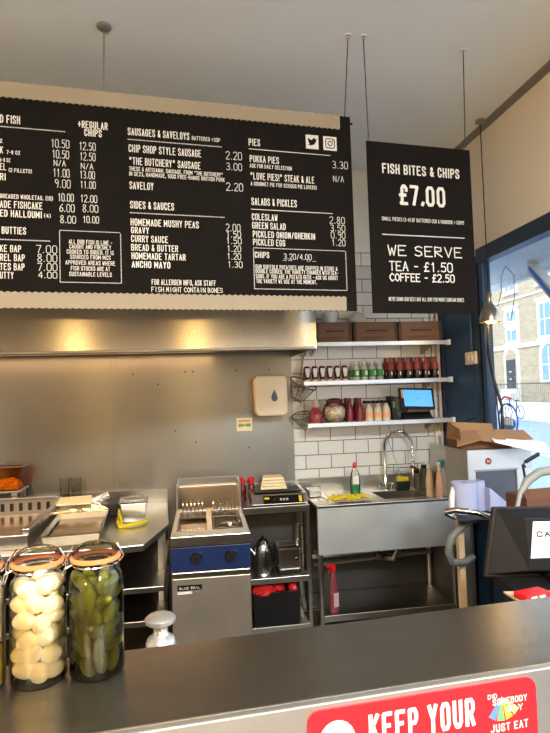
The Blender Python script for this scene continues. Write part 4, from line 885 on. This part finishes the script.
MB().lathe([(.0150, .150), (.0150, .165), (0, .165)], n=12).build('cap', mat('dark_red_cap', (.20, .02, .018), .4), cb_)
MB().box(-.003, .005, -.0305, -.0275, .028, .055).build('white_mark', paper_white, cb_)
cb_['label'] = 'dark cola bottle with a red top, front row, first beside the green bottles'
for r_ in range(2):
    for i in range(6):
        if r_ or i: dup(cb_, (1.535+.072*i-.009*r_, 4.05+.075*r_, 1.758), R(-15+9*i), 'dark cola bottle with a red top, %s row, %s counting from the green bottles' % (('front', 'back')[r_], ORD[i]))
# lowest shelf
rj = thing('red_jar', 'squat jar of red sauce at the left end of the lowest shelf', 'jar', (.945, 4.08, 1.447))
MB().lathe([(0, 0), (.048, 0), (.052, .03), (.045, .075), (.028, .10), (.026, .12)], n=20).build('jar', mat('red_pickle', (.25, .03, .035), .25), rj); MB().lathe([(.03, .115), (.03, .15), (.012, .175), (0, .175)], n=16).build('lid', mat('pinkish_film', (.55, .42, .40), .3), rj)
gj = thing('glass_cookie_jar', 'round glass jar of beige contents with a red lid on the lowest shelf', 'jar', (1.085, 4.06, 1.447))
MB().lathe([(0, 0), (.06, 0), (.086, .04), (.09, .085), (.075, .13), (.058, .145)], n=28).build('glass', glass, gj)
MB().lathe([(0, .006), (.055, .006), (.078, .042), (.082, .085), (.070, .115), (.03, .128), (0, .125)], n=26).build('contents', mat('beige_chunks', (.62, .50, .34), .8, var=.45, vscale=55, bump=.8, bscale=55), gj)
MB().lathe([(.062, .14), (.064, .165), (.04, .178), (0, .18)], n=24).build('lid', ketchup_m, gj)
rdb = thing('red_sauce_bottle', '', 'bottle', (1.205, 4.07, 1.447), 0, 'tall dark red bottles on the lowest shelf')
MB().lathe([(0, 0), (.030, 0), (.031, .06), (.026, .10), (.015, .145), (.014, .15)], n=16).build('bottle', mat('deep_red', (.17, .012, .018), .3), rdb)
MB().lathe([(.016, .148), (.014, .175), (0, .178)], n=12).build('cap', mat('deep_red_cap', (.14, .012, .016), .4), rdb)
rdb['label'] = 'tall dark red sauce bottle, front one beside the round glass jar'
for (x, y, lab) in ((1.278, 4.05, 'tall dark red sauce bottle, front one beside the orange labelled bottles'), (1.205, 4.16, 'tall dark red sauce bottle, back one half behind the round glass jar'), (1.285, 4.16, 'tall dark red sauce bottle, back one between the two front ones')):
    dup(rdb, (x, y, 1.447), 0, lab)
ob = thing('juice_bottle', '', 'bottle', (1.352, 4.05, 1.447), 0, 'orange labelled bottles on the lowest shelf')
MB().lathe([(0, 0), (.030, 0), (.031, .07), (.028, .09), (.014, .125), (.013, .135)], n=16).build('bottle', mat('pale_cream_bottle', (.62, .56, .42), .2), ob)
MB().lathe([(.0318, .022), (.0318, .062)], n=16).build('label_band', orange_label, ob)
MB().lathe([(.0155, .13), (.0155, .15), (0, .152)], n=12).build('cap', rubber, ob)
ob['label'] = 'orange labelled bottle with a black cap, front row, beside the dark red bottles'
for (x, y, lab) in ((1.42, 4.05, 'front row, middle'), (1.488, 4.05, 'front row, beside the black holder'), (1.346, 4.13, 'back row, left'), (1.414, 4.13, 'back row, middle'), (1.482, 4.13, 'back row, right')):
    dup(ob, (x, y, 1.447), 0, 'orange labelled bottle with a black cap, '+lab)
bh = thing('black_holder', 'black leaflet holder with a green edge beside the tablet till', 'holder', (1.55, 4.10, 1.447))
MB().hexa([(-.012, -.06, 0), (.03, -.06, 0), (.03, .05, 0), (-.012, .05, 0)], [(-.028, -.06, .18), (.006, -.06, .18), (.006, .05, .18), (-.028, .05, .18)]).build('holder', rubber, bh, bev=.003); MB().box(-.01, .006, -.062, -.0605, .09, .14).build('green_edge', green_label, bh)
tb = thing('tablet_till', 'black tablet till with a bright blue screen on the lowest shelf', 'tablet', (1.725, 4.03, 1.447), R(-4))
MB().box(-.115, .125, -.03, .09, 0, .012).hexa([(-.10, -.02, .012), (.115, -.02, .012), (.115, .08, .012), (-.10, .08, .012)], [(-.10, .02, .055), (.115, .02, .055), (.115, .08, .055), (-.10, .08, .055)]).build('base', rubber, tb, bev=.004)
MB().box(-.085, .09, -.045, .0, .052, .088).build('printer_slot', mat('dark_brown_plastic', (.05, .035, .028), .4), tb, bev=.006)
MB().box(-.02, .03, .03, .06, .05, .15).build('neck', rubber, tb)
M_ = Matrix.Translation((-.005, -.02, .155)) @ Matrix.Rotation(R(-22), 4, 'X') @ Matrix.Rotation(R(3), 4, 'Y')
sc_ = MB().at(M_).box(-.135, .135, -.008, .008, -.085, .085).build('tablet', rubber, tb, bev=.004)
MB().at(M_).box(-.100, .118, -.0095, -.0085, -.065, .068).build('screen', screen_m, sc_)
MB().at(M_).box(-.118, -.101, -.0095, -.0085, .0, .068).build('side_icons', orange_label, sc_)
MB().at(M_).box(.0, .006, -.0102, -.0096, -.004, .002).box(.012, .018, -.0102, -.0096, -.004, .002).build('screen_mark', mat('navy_print', (.02, .05, .2), .5), sc_)

# paper towel dispenser, label and baskets -----------------------------------------
pd = thing('towel_dispenser', 'cream plastic paper roll dispenser on the steel splashback', 'dispenser', (.613, 4.225, 1.51))
MB().prism([(-.118, .02), (-.10, 0), (.10, 0), (.118, .02), (.122, .27), (.10, .30), (-.10, .30), (-.122, .27)], -.16, 0, 'y').build('cover', cream_pl, pd, bev=.018, seg=4)
MB().box(-.10, .10, -.14, -.01, .288, .305).build('top_vent', mat('taupe_plastic', (.22, .17, .12), .5), pd, bev=.006)
MB().prism([(0, .195), (.010, .175), (.021, .150), (.024, .128), (.016, .112), (0, .106), (-.016, .112), (-.024, .128), (-.021, .150), (-.010, .175)], -.164, -.1595, 'y').build('drop_window', mat('navy_window', (.015, .04, .12), .2), pd, loc=(.02, 0, 0))
MB().lathe([(0, .0), (.045, .0), (.045, .01), (0, .012)], (0, 0, 0), 16).build('paper_outlet', mat('cream_outlet', (.45, .38, .28), .5), pd, loc=(-.05, -.09, -.003))
ln = thing('notice_sticker', 'small white and green sticker on the splashback below the dispenser', 'sticker', (.42, 4.228, 1.447))
MB().box(-.06, .06, -.002, 0, -.05, .05).build('sheet', cream_pl, ln)
MB().box(-.048, -.012, -.003, -.002, -.018, .006).box(.012, .048, -.003, -.002, -.018, .006).box(-.02, .02, -.003, -.002, -.012, .0).build('green_print', mat('leaf_green', (.15, .38, .04), .6), ln)
MB().box(-.045, .045, -.003, -.002, .020, .034).build('red_print', mat('pinkish_print', (.6, .30, .20), .6), ln)

def basket(label, M0, r, h, handle):
    t = thing('wire_skimmer', label, 'skimmer', (0, 0, 0)); m = MB().at(M0); n = 16
    P = lambda a, f: ((r*(.45+.55*f))*math.cos(a), (r*(.45+.55*f))*math.sin(a), -h*(1-f))
    for k in range(n): m.tube([P(k*2*math.pi/n, f) for f in (0, .35, .7, 1)], .0016, 4)
    for f in (.15, .35, .55, .75): m.tube([P(k*2*math.pi/20, f) for k in range(20)], .0016, 4, closed=True)
    for k in range(-2, 3): 
        q = r*.45*k/3; e = math.sqrt((r*.45)**2-q*q); m.tube([(q, -e, -h), (q, e, -h)], .0016, 4).tube([(-e, q, -h), (e, q, -h)], .0016, 4)
    m.build('mesh_bowl', mesh_wire, t)
    MB().at(M0).tube([P(k*2*math.pi/24, 1) for k in range(24)], .004, 6, closed=True).build('rim', wire_m, t)
    MB().tube(handle, .0055, 8).build('handle', mat('worn_brass', (.55, .42, .25), .35, 1.0), t)
basket('large wire skimmer basket hanging beside the splashback edge', Matrix.Translation((.865, 4.11, 1.745)) @ Matrix.Rotation(R(22), 4, 'Y') @ Matrix.Rotation(R(22), 4, 'X'), .105, .14, [(.84, 4.10, 1.80), (.885, 4.16, 1.96), (.905, 4.20, 2.0)])
basket('small wire skimmer hanging below the large one', Matrix.Translation((.855, 4.17, 1.50)) @ Matrix.Rotation(R(-15), 4, 'Y') @ Matrix.Rotation(R(20), 4, 'X'), .075, .08, [(.86, 4.20, 1.56), (.875, 4.21, 1.85), (.88, 4.22, 1.97)])
hk = thing('utensil_hooks', 'steel hook rail under the hood corner holding the wire skimmers', 'hook rail', (.89, 4.24, 1.98))
MB().tube([(-.06, -.02, .03), (.06, -.02, .03)], .005, 6).build('rail', wire_m, hk)
for x in (-.02, .02): MB().tube([(x, 0, .03), (x, -.03, .02), (x, -.035, -.01), (x, -.015, -.02)], .004, 6).build('hook', wire_m, hk)

# ================================================================ right hand appliance and stand
stn = thing('appliance_stand', 'steel stand with a black front tray under the steel appliance', 'stand', (0, 0, 0))
MB().prism([(1.56, 2.98), (2.0, 2.98), (2.0, 3.27), (1.62, 3.27)], .965, .998).build('stand_top', steel_dark, stn, bev=.003)
MB().prism([(1.36, 2.70), (1.80, 2.66), (1.95, 2.70), (1.95, 2.98), (1.46, 2.98)], .980, .996).build('front_tray', rubber, stn, bev=.003)
for (x, y, m_, r_) in ((1.44, 2.86, card_pale, .016), (1.66, 3.22, steel_dark, .02), (1.95, 3.22, steel_dark, .02), (1.92, 2.74, steel_dark, .02)):
    MB().box(x-r_, x+r_, y-r_, y+r_, 0, .975).build('leg', m_, stn)
MB().box(1.62, 1.97, 3.0, 3.25, .30, .32).build('low_shelf', steel_dark, stn)
MB().tube([(1.30, 2.72, 1.04), (1.33, 2.68, 1.055), (1.42, 2.64, 1.045), (1.52, 2.62, 1.01), (1.56, 2.62, .99)], .016, 10).tube([(1.30, 2.74, 1.03), (1.36, 2.74, 1.0)], .012, 8).build('curved_rail', chrome, stn)
ho = MB().tube([(1.46, 2.80, .955), (1.40, 2.76, .95), (1.33, 2.74, .90), (1.31, 2.74, .83), (1.34, 2.76, .77), (1.42, 2.80, .75), (1.50, 2.84, .76)], .019, 10)
tag(ho.build('grey_hose', mat('grey_hose_rubber', (.16, .155, .14), .5)), 'thick grey hose looping under the black tray of the stand', 'hose')
ap_ = thing('steel_appliance', 'steel box appliance with a dark recess and a small round red badge', 'appliance', (1.57, 2.98, .998))
al = mat('satin_steel', (.62, .60, .56), .42, .75, var=.04)
m = MB().box(0, .40, .02, .27, 0, .318)
m.box(0, .40, 0, .02, .20, .318).box(0, .045, 0, .02, 0, .20).box(.30, .40, 0, .02, 0, .20)
m.build('body', al, ap_, bev=.003)
MB().box(-.004, .0, 0, .27, 0, .318).build('side_sheet', steel_dark, ap_)
MB().hexa([(.045, .002, .0), (.30, .002, .0), (.30, .019, .0), (.045, .019, .0)], [(.045, .012, .20), (.30, .012, .20), (.30, .0195, .20), (.045, .0195, .20)]).build('recess', mat('dark_recess', (.10, .10, .105), .35, .8), ap_)
MB().box(.04, .305, -.004, .006, .196, .206).build('recess_lip', steel_dark, ap_)
bdg = MB().tube([(.125, -.004, .252), (.125, .002, .252)], .019, 20).build('round_badge', mat('dark_red_badge', (.25, .02, .03), .4), ap_)
MB().box(.117, .121, -.0055, -.004, .244, .262).box(.117, .133, -.0055, -.004, .250, .254).box(.129, .133, -.0055, -.004, .244, .258).build('badge_mark', white_txt, bdg)

# cardboard boxes on the appliance
cbx = thing('cardboard_box', 'opened brown cardboard box with its flaps spread on top of the steel appliance', 'box', (1.72, 3.12, 1.318), R(-6))
MB().box(-.15, .16, -.10, .12, 0, .05).build('box_tray', card_dark, cbx, solid=0, bev=.003)
MB().hexa([(-.15, -.10, .05), (-.15, .12, .05), (-.145, .12, .05), (-.145, -.10, .05)], [(-.17, -.14, .12), (-.14, .13, .15), (-.135, .13, .15), (-.165, -.14, .12)]).hexa([(-.15, .12, .05), (.16, .12, .05), (.16, .125, .05), (-.15, .125, .05)], [(-.10, .16, .145), (.16, .17, .125), (.16, .175, .125), (-.10, .165, .145)]).build('flap', cardboard, cbx)
MB().hexa([(-.19, -.15, .02), (-.05, -.16, .055), (-.05, -.155, .06), (-.19, -.145, .026)], [(-.13, .0, .085), (-.02, -.02, .10), (-.02, -.015, .105), (-.13, .005, .09)]).build('flap', cardboard, cbx)
MB().hexa([(-.05, -.16, .05), (.10, -.16, .03), (.10, -.155, .036), (-.05, -.155, .056)], [(-.03, -.02, .10), (.14, -.03, .085), (.14, -.025, .09), (-.03, -.015, .105)]).build('flap', cardboard, cbx)
MB().hexa([(.10, -.12, .035), (.27, -.13, .045), (.27, -.125, .051), (.10, -.115, .041)], [(.11, .04, .095), (.29, .02, .085), (.29, .025, .09), (.11, .045, .10)]).build('flap', cardboard, cbx)
wf = thing('pizza_box_lid', 'white inside of a flattened carton hanging over the appliance edge by the window', 'carton', (1.74, 2.93, 1.33), R(-6))
MB().hexa([(-.05, -.05, .035), (.12, -.12, -.01), (.12, -.117, -.006), (-.05, -.047, .039)], [(.0, .10, .045), (.27, .04, .018), (.27, .043, .022), (.0, .103, .049)]).hexa([(.12, -.12, -.01), (.24, -.10, -.03), (.24, -.097, -.026), (.12, -.117, -.006)], [(.27, .04, .018), (.28, .02, .012), (.28, .023, .016), (.27, .043, .022)]).build('sheet', paper_white, wf)

# napkin rolls on the black tray
def roll(name, label, x, y, r, h, hollow=False, rz=0):
    t = thing(name, label, 'paper roll', (x, y, .997), rz)
    MB().lathe([(.018, 0), (r, 0), (r, h), (.018, h), (.018, 0)], n=26).build('paper', paper_blue, t)
    MB().lathe([(.017, 0), (.0178, .001), (.0178, h-.001), (.015, h-.001), (.015, 0)], n=16).build('core', cardboard, t)
    return t
roll('paper_roll', 'fat lilac paper roll at the left of the black tray', 1.475, 2.86, .066, .165)
roll('paper_roll', 'slimmer lilac paper roll standing between the fat roll and the folded wedge', 1.58, 2.90, .037, .16)
tag(MB().prism([(-.04, 0), (.10, 0), (.09, .02), (-.03, .125), (-.04, .13)], -.04, .04, 'y').build('paper_wedge', paper_blue, loc=(1.645, 2.86, .997), bev=.004), 'folded wedge of lilac paper sloping down beside the rolls', 'paper')
tag(MB().prism([(-.012, 0), (.008, 0), (.016, .13), (.004, .155), (-.012, .10)], -.01, .01, 'y').build('white_lever', white_pl, loc=(1.372, 2.80, .997), bev=.003), 'narrow white plastic lever at the left of the fat paper roll', 'lever')

# till station and monitor
tl = thing('till_station', 'dark till station standing behind the service counter', 'station', (0, 0, 0))
MB().prism([(1.09, 1.55), (1.95, 1.55), (1.95, 2.58), (1.46, 2.58), (1.40, 2.08), (1.16, 2.05)], .91, .95).build('top', rubber, tl, bev=.003)
MB().prism([(1.18, 1.60), (1.92, 1.60), (1.92, 2.54), (1.50, 2.54), (1.42, 2.02), (1.20, 2.0)], 0, .91).build('body', blue_dark, tl)
mo = thing('till_monitor', 'large black till monitor seen from behind with a white paper note', 'monitor', (1.36, 1.92, .95), R(-12))
T_ = Matrix.Rotation(R(-10), 4, 'X')
MB().at(Matrix.Translation((0, .03, 0)) @ T_).prism([(-.27, 0), (.32, 0), (.33, .255), (-.21, .262)], .0, .03, 'y').build('bezel', rubber, mo, bev=.006)
MB().at(Matrix.Translation((0, .03, 0)) @ T_).hexa([(-.255, 0, .01), (.31, 0, .01), (.32, 0, .25), (-.20, 0, .255)], [(-.12, -.06, .03), (.26, -.06, .03), (.27, -.06, .215), (-.115, -.06, .22)]).build('back_cover', mat('charcoal_plastic', (.012, .012, .013), .4, spec=.15), mo, bev=.004)
MB().box(-.05, .15, -.10, .05, -.0, .03).build('stand_foot', rubber, mo, bev=.004)
nt_ = MB().at(Matrix.Translation((0, .03, 0)) @ T_).prism([(-.112, .075), (.10, .080), (.115, .205), (-.088, .207)], -.0645, -.061, 'y').build('paper_note', paper_white, mo)
nm = MB(); nm.at(Matrix.Translation((0, .03, 0)) @ T_)
print_text(nm, 'CAS', -.082, .150, .080, .022, .06, d=-.0655); print_text(nm, 'PAYMENTS ON', -.100, .092, .14, .010, .0, d=-.0655)
nm.build('note_lettering', blackm, nt_)
cbb = thing('brown_carton', 'dark brown open carton standing behind the till monitor', 'box', (1.63, 2.38, .951), R(-4))
MB().box(-.14, .20, -.09, .10, 0, .22).build('carton', card_dark, cbb, bev=.003)
MB().hexa([(-.14, -.09, .22), (.05, -.09, .22), (.05, -.085, .22), (-.14, -.085, .22)], [(-.15, -.06, .255), (.03, -.06, .262), (.03, -.055, .262), (-.15, -.055, .255)]).build('flap', card_dark, cbb)
MB().hexa([(.10, -.09, .21), (.26, -.10, .215), (.26, -.095, .22), (.10, -.085, .215)], [(.10, .06, .255), (.27, .05, .262), (.27, .055, .267), (.10, .065, .26)]).build('flap', cardboard, cbb)
hs = MB().tube([(1.345, 2.22, 1.0), (1.40, 2.25, 1.13), (1.44, 2.28, 1.20), (1.48, 2.28, 1.255), (1.54, 2.28, 1.29), (1.62, 2.27, 1.30), (1.72, 2.27, 1.28), (1.80, 2.28, 1.18), (1.82, 2.28, .95)], [.010, .010, .011, .02, .02, .02, .02, .02, .02], 12)
tag(hs.build('curved_arm', mat('pale_grey_tube', (.26, .26, .24), .4)), 'pale grey curved tube arm rising behind the till monitor', 'arm')
ba = thing('black_stand_arm', 'thin black bracket arm between the appliance and the curved tube', 'bracket', (0, 0, 0))
MB().tube([(1.66, 2.56, .95), (1.655, 2.56, 1.18), (1.640, 2.56, 1.285)], .006, 6).build('upright', blackm, ba)
MB().hexa([(1.655, 2.55, 1.290), (1.73, 2.55, 1.325), (1.73, 2.57, 1.325), (1.655, 2.57, 1.290)], [(1.655, 2.55, 1.303), (1.73, 2.55, 1.340), (1.73, 2.57, 1.340), (1.655, 2.57, 1.303)]).build('head', blackm, ba)
MB().tube([(1.655, 2.56, 1.27), (1.645, 2.56, 1.29), (1.66, 2.56, 1.297)], .004, 6).build('joint', blackm, ba)
tag(MB().box(-.09, .0, -.02, .02, 0, .012).build('card_reader_cable_tray', rubber, loc=(1.40, 2.22, .995-.0445)), 'small black plate at the foot of the curved tube', 'plate')

# pale card sheets and red packet on the till station
tag(MB().prism([(-.12, -.14), (.20, -.16), (.16, .02), (.02, .10), (-.12, .12)], 0, .006).build('card_sheet', card_pale, loc=(1.20, 1.72, .951)), 'pale brown card sheet lying below the till monitor', 'card')
rp = thing('red_packet', 'red printed packet lying on the card sheet below the till monitor', 'packet', (1.135, 1.76, .958), R(12))
MB().box(-.05, .06, -.03, .03, 0, .022).build('packet', red_m, rp, bev=.004); MB().box(-.03, -.005, -.0312, -.03, .006, .017).box(.005, .03, -.0312, -.03, .006, .017).build('white_print', white_txt, rp)
tag(MB().box(-.06, .06, -.03, .03, 0, .03).build('red_carton', mat('pinkish_red', (.55, .06, .06), .5), loc=(1.40, 1.68, .951), bev=.004), 'pinkish red carton under the right half of the till monitor', 'carton')

# ================================================================ service counter
SA = R(3.6)
sc = thing('service_counter', 'steel topped service counter across the foreground', 'counter', (0, 1.155, 0), SA)
MB().box(-2.2, 1.75, -.150, .152, 1.10, 1.12).build('worktop', steel_counter, sc, bev=.003)
MB().box(-2.2, 1.75, -.168, -.150, .90, 1.12).build('front_lip', mat('bright_steel', (.50, .49, .47), .36, .85, bump=.02, bscale=80), sc, bev=.003)
MB().box(-2.2, 1.75, -.148, .12, 0, 1.10).build('counter_body', steel_dark, sc)
MB().box(-.6, .5, .12, .36, .975, 1.0).box(-.6, .5, .12, .36, 0, .02).box(-.6, -.58, .12, .36, .02, .975).box(.48, .5, .12, .36, .02, .975).build('rear_ledge', steel_dark, sc)

def on_counter(u, v): return (u*math.cos(SA)-v*math.sin(SA), 1.155+u*math.sin(SA)+v*math.cos(SA))
def kilner(x, y, label, r=.054):
    t = thing('clip_top_jar', label, 'jar', (x, y, 1.12))
    prof = [(0, .0), (r-.006, .0), (r, .008), (r, .185), (r-.004, .20), (r-.014, .212), (r-.014, .228)]
    MB().lathe(prof, n=40).build('glass_body', glass, t)
    MB().lathe([(r-.010, .228), (r-.004, .229), (r-.003, .235), (r-.010, .237), (r-.014, .233), (r-.010, .228)], n=36).build('rubber_seal', orange_seal, t)
    MB().lathe([(r-.009, .237), (r-.006, .244), (r-.014, .254), (r-.024, .260), (0, .262)], n=36).build('glass_lid', glass, t)
    b = MB()
    b.tube([((r-.008)*math.cos(a*math.pi/14), (r-.008)*math.sin(a*math.pi/14), .221) for a in range(28)], .0016, 6, closed=True)
    b.tube([(-(r-.008), -.012, .221), (-(r+.006), -.014, .215), (-(r+.012), -.006, .19), (-(r+.012), .006, .19), (-(r+.006), .014, .215), (-(r-.008), .012, .221)], .0016, 6)
    b.tube([(-(r+.004), -.010, .212), (-(r+.002), -.010, .240), (-(r-.012), -.006, .258), (-(r-.012), .006, .258), (-(r+.002), .010, .240), (-(r+.004), .010, .212)], .0016, 6)
    b.tube([(r-.006, 0, .221), (r+.003, 0, .232), (r-.012, 0, .258)], .0018, 6)
    b.build('wire_clip', chrome, t)
    return t
random.seed(21)
def fill(cx, cy, kind, label, group, n_layers, r=.052, z0=1.124):
    first = None
    for L in range(n_layers):
        ring = 5 if kind == 'egg' else 6
        for k in range(ring+(1 if kind == 'gherkin' else 0)):
            a = k*2*math.pi/ring+L*.85+random.uniform(-.12, .12)
            if kind == 'egg': rr, sz, dz = .0292, (.0190+random.uniform(-.001, .001), .0190, .0240), .0325
            else: rr, sz, dz = .031, (.0125+random.uniform(-.002, .003), .0125, .027), .031
            if k == ring: rr = 0.002
            x, y, z = cx+rr*math.cos(a), cy+rr*math.sin(a), z0+.018+L*dz+random.uniform(-.003, .003)+(.008 if k % 2 else 0)
            if first is None:
                m = MB()
                if kind == 'egg':
                    m.ball((0, 0, 0), 1, 1, 1, 18, 12)
                    for v_ in m.bm.verts:
                        s_ = 1-.14*v_.co.z; v_.co.x *= s_; v_.co.y *= s_
                    first = m.build('pickled_egg', egg_m)
                else:
                    m.ball((0, 0, 0), 1, 1, 1, 14, 12)
                    for v_ in m.bm.verts: v_.co.x += .25*(v_.co.z**2-.5)
                    first = m.build('gherkin', gherkin_m)
                o = first
            else:
                o = first.copy(); COL.objects.link(o)
            o.location = (x, y, z); o.scale = sz
            tilt = random.uniform(55, 90) if kind == 'egg' else random.uniform(5, 65)
            o.rotation_euler = (R(tilt), R(random.uniform(-15, 15)), a+R(random.uniform(60, 120)))
            SE = ['right', 'back right', 'back left', 'left', 'front'] if kind == 'egg' else ['right', 'back right', 'back left', 'left', 'front left', 'front right']
            ly = ['bottom', 'second', 'third', 'fourth', 'fifth', 'top'][L]
            dg_ = math.degrees(a) % 360; st_ = 360/ring
            side = 'middle' if k == ring else SE[int(((k*st_+L*.85*57.3) % 360)/st_) % ring]
            tag(o, '%s, %s layer, %s' % (label, ly, side), {'egg': 'egg', 'gherkin': 'gherkin'}[kind], group)
JE = (-.309, 1.205); JG = (-.197, 1.212); JL = (-.424, 1.197)
kilner(*JE, 'clip-top glass jar of white pickled eggs on the counter')
fill(*JE, 'egg', 'white pickled egg in the egg jar', 'pickled eggs in the glass jar', 6)
tag(MB().lathe([(0, .004), (.0505, .004), (.0515, .012), (.0515, .184), (.048, .196), (0, .196)], (JE[0], JE[1], 1.12), 36).build('egg_brine', brine_egg), 'clear pale brine around the pickled eggs', 'brine')
kilner(*JG, 'clip-top glass jar packed with green gherkins on the counter')
fill(*JG, 'gherkin', 'green gherkin in the gherkin jar', 'gherkins in the glass jar', 6)
tag(MB().lathe([(0, .004), (.0505, .004), (.0515, .012), (.0515, .186), (.048, .198), (0, .198)], (JG[0], JG[1], 1.12), 36).build('gherkin_brine', brine_green), 'green tinted brine around the gherkins', 'brine')
kilner(*JL, 'clip-top glass jar of pale pickles cut off by the left edge of the photo')
tag(MB().lathe([(0, .005), (.049, .005), (.0505, .02), (.0505, .085), (0, .085)], (JL[0], JL[1], 1.12), 30).build('yellow_pickle', mat('yellow_pickle_bits', (.62, .50, .08), .4, var=.4, vscale=50, bump=.5, bscale=60)), 'yellow pickles filling the bottom of the leftmost jar', 'pickles', kind='stuff')
tag(MB().lathe([(0, .088), (.050, .088), (.0505, .185), (.047, .195), (0, .195)], (JL[0], JL[1], 1.12), 30).build('pale_onion', mat('pale_onion_bits', (.62, .60, .48), .35, var=.3, vscale=40, bump=.5, bscale=45)), 'pale onions filling the upper part of the leftmost jar', 'pickles', kind='stuff')

px_, py_ = on_counter(.022-.085, .285)
sh_ = thing('silver_shaker', 'silver knobbed shaker top showing behind the counter edge', 'shaker', (px_, py_, 1.0))
sv = mat('pitted_silver', (.72, .69, .64), .32, .8, bump=.2, bscale=200)
MB().lathe([(0, 0), (.036, 0), (.037, .070), (.033, .082), (.022, .089), (.018, .094), (.017, .112)], n=28).build('body', sv, sh_)
MB().lathe([(.017, .110), (.030, .116), (.038, .122), (.038, .130), (.032, .136), (0, .140)], n=28).build('knob', sv, sh_)

# distance sign on the front lip
sx, sy = on_counter(.418, -.1695)
sg_ = thing('distance_sign', 'red rounded sign asking to keep your distance on the counter front', 'sign', (sx, sy, .960), SA+R(0))
def rrect(w_, h_, r_):
    o = []
    for (a, b, a0) in ((1, 1, 0), (-1, 1, 90), (-1, -1, 180), (1, -1, 270)):
        for i in range(6): t_ = R(a0+i*18); o.append((a*(w_-r_)+r_*math.cos(t_), b*(h_-r_)+r_*math.sin(t_)))
    return o
MB().prism(rrect(.232, .150, .022), -.003, 0, 'y').build('red_panel', red_m, sg_)
def rot_text(name, items, mt, d=-.0045):
    m = MB()
    for (s, u, v, wd, cap, bo) in items: print_text(m, s, u, v, wd, cap, bo, d=d)
    return m.build(name, mt, sg_)
sgn_w = mat('sign_white', (.82, .70, .64), .5)
rot_text('slogan_text', [('KEEP YOUR', -.118, .078, .215, .052, .055), ('DISTANCE', -.118, .008, .215, .052, .055)], sgn_w)
rot_text('brand_text', [('JUST EAT', .128, .058, .082, .015, .03), ('SOMEBODY', .135, .108, .075, .012, .03), ('SAY', .165, .092, .035, .012, .03), ('DID', .125, .121, .02, .009, .03)], sgn_w)
for i, (c_, a) in enumerate((((.85, .35, .05), 30), ((.12, .42, .15), 5), ((.08, .2, .6), -20), ((.75, .55, .1), 55))):
    q = R(a-100)
    MB().prism([(0, 0), (.045*math.cos(q-.18), .045*math.sin(q-.18)), (.045*math.cos(q+.18), .045*math.sin(q+.18))], -.0042, -.003, 'y').build('coloured_ray', mat('ray_%s' % ('orange', 'green', 'blue', 'gold')[i], c_, .5), sg_, loc=(.155, 0, .122))
MB().prism(arc((0, 0, 0), .034, 0, 342, 19) and [(.034*math.cos(R(18*i)), .034*math.sin(R(18*i))) for i in range(20)], -.0042, -.003, 'y').build('white_figure', sgn_w, sg_, loc=(-.178, 0, .095))
MB().prism([(-.05, -.12), (.05, -.12), (.045, -.02), (.02, .0), (-.02, .0), (-.045, -.02)], -.0042, -.003, 'y').build('white_figure', sgn_w, sg_, loc=(-.178, 0, .055))
# small canister at the right end
ux, uy = on_counter(.965, .06)
cn = thing('tip_canister', 'dark canister with a tan lid at the right edge of the counter', 'canister', (ux, uy, 1.12))
MB().lathe([(0, 0), (.046, 0), (.048, .105), (0, .105)], n=28).build('body', mat('taupe_metal', (.10, .085, .065), .4), cn)
MB().lathe([(.050, .10), (.051, .14), (.045, .146), (0, .146)], n=28).build('lid', card_pale, cn)
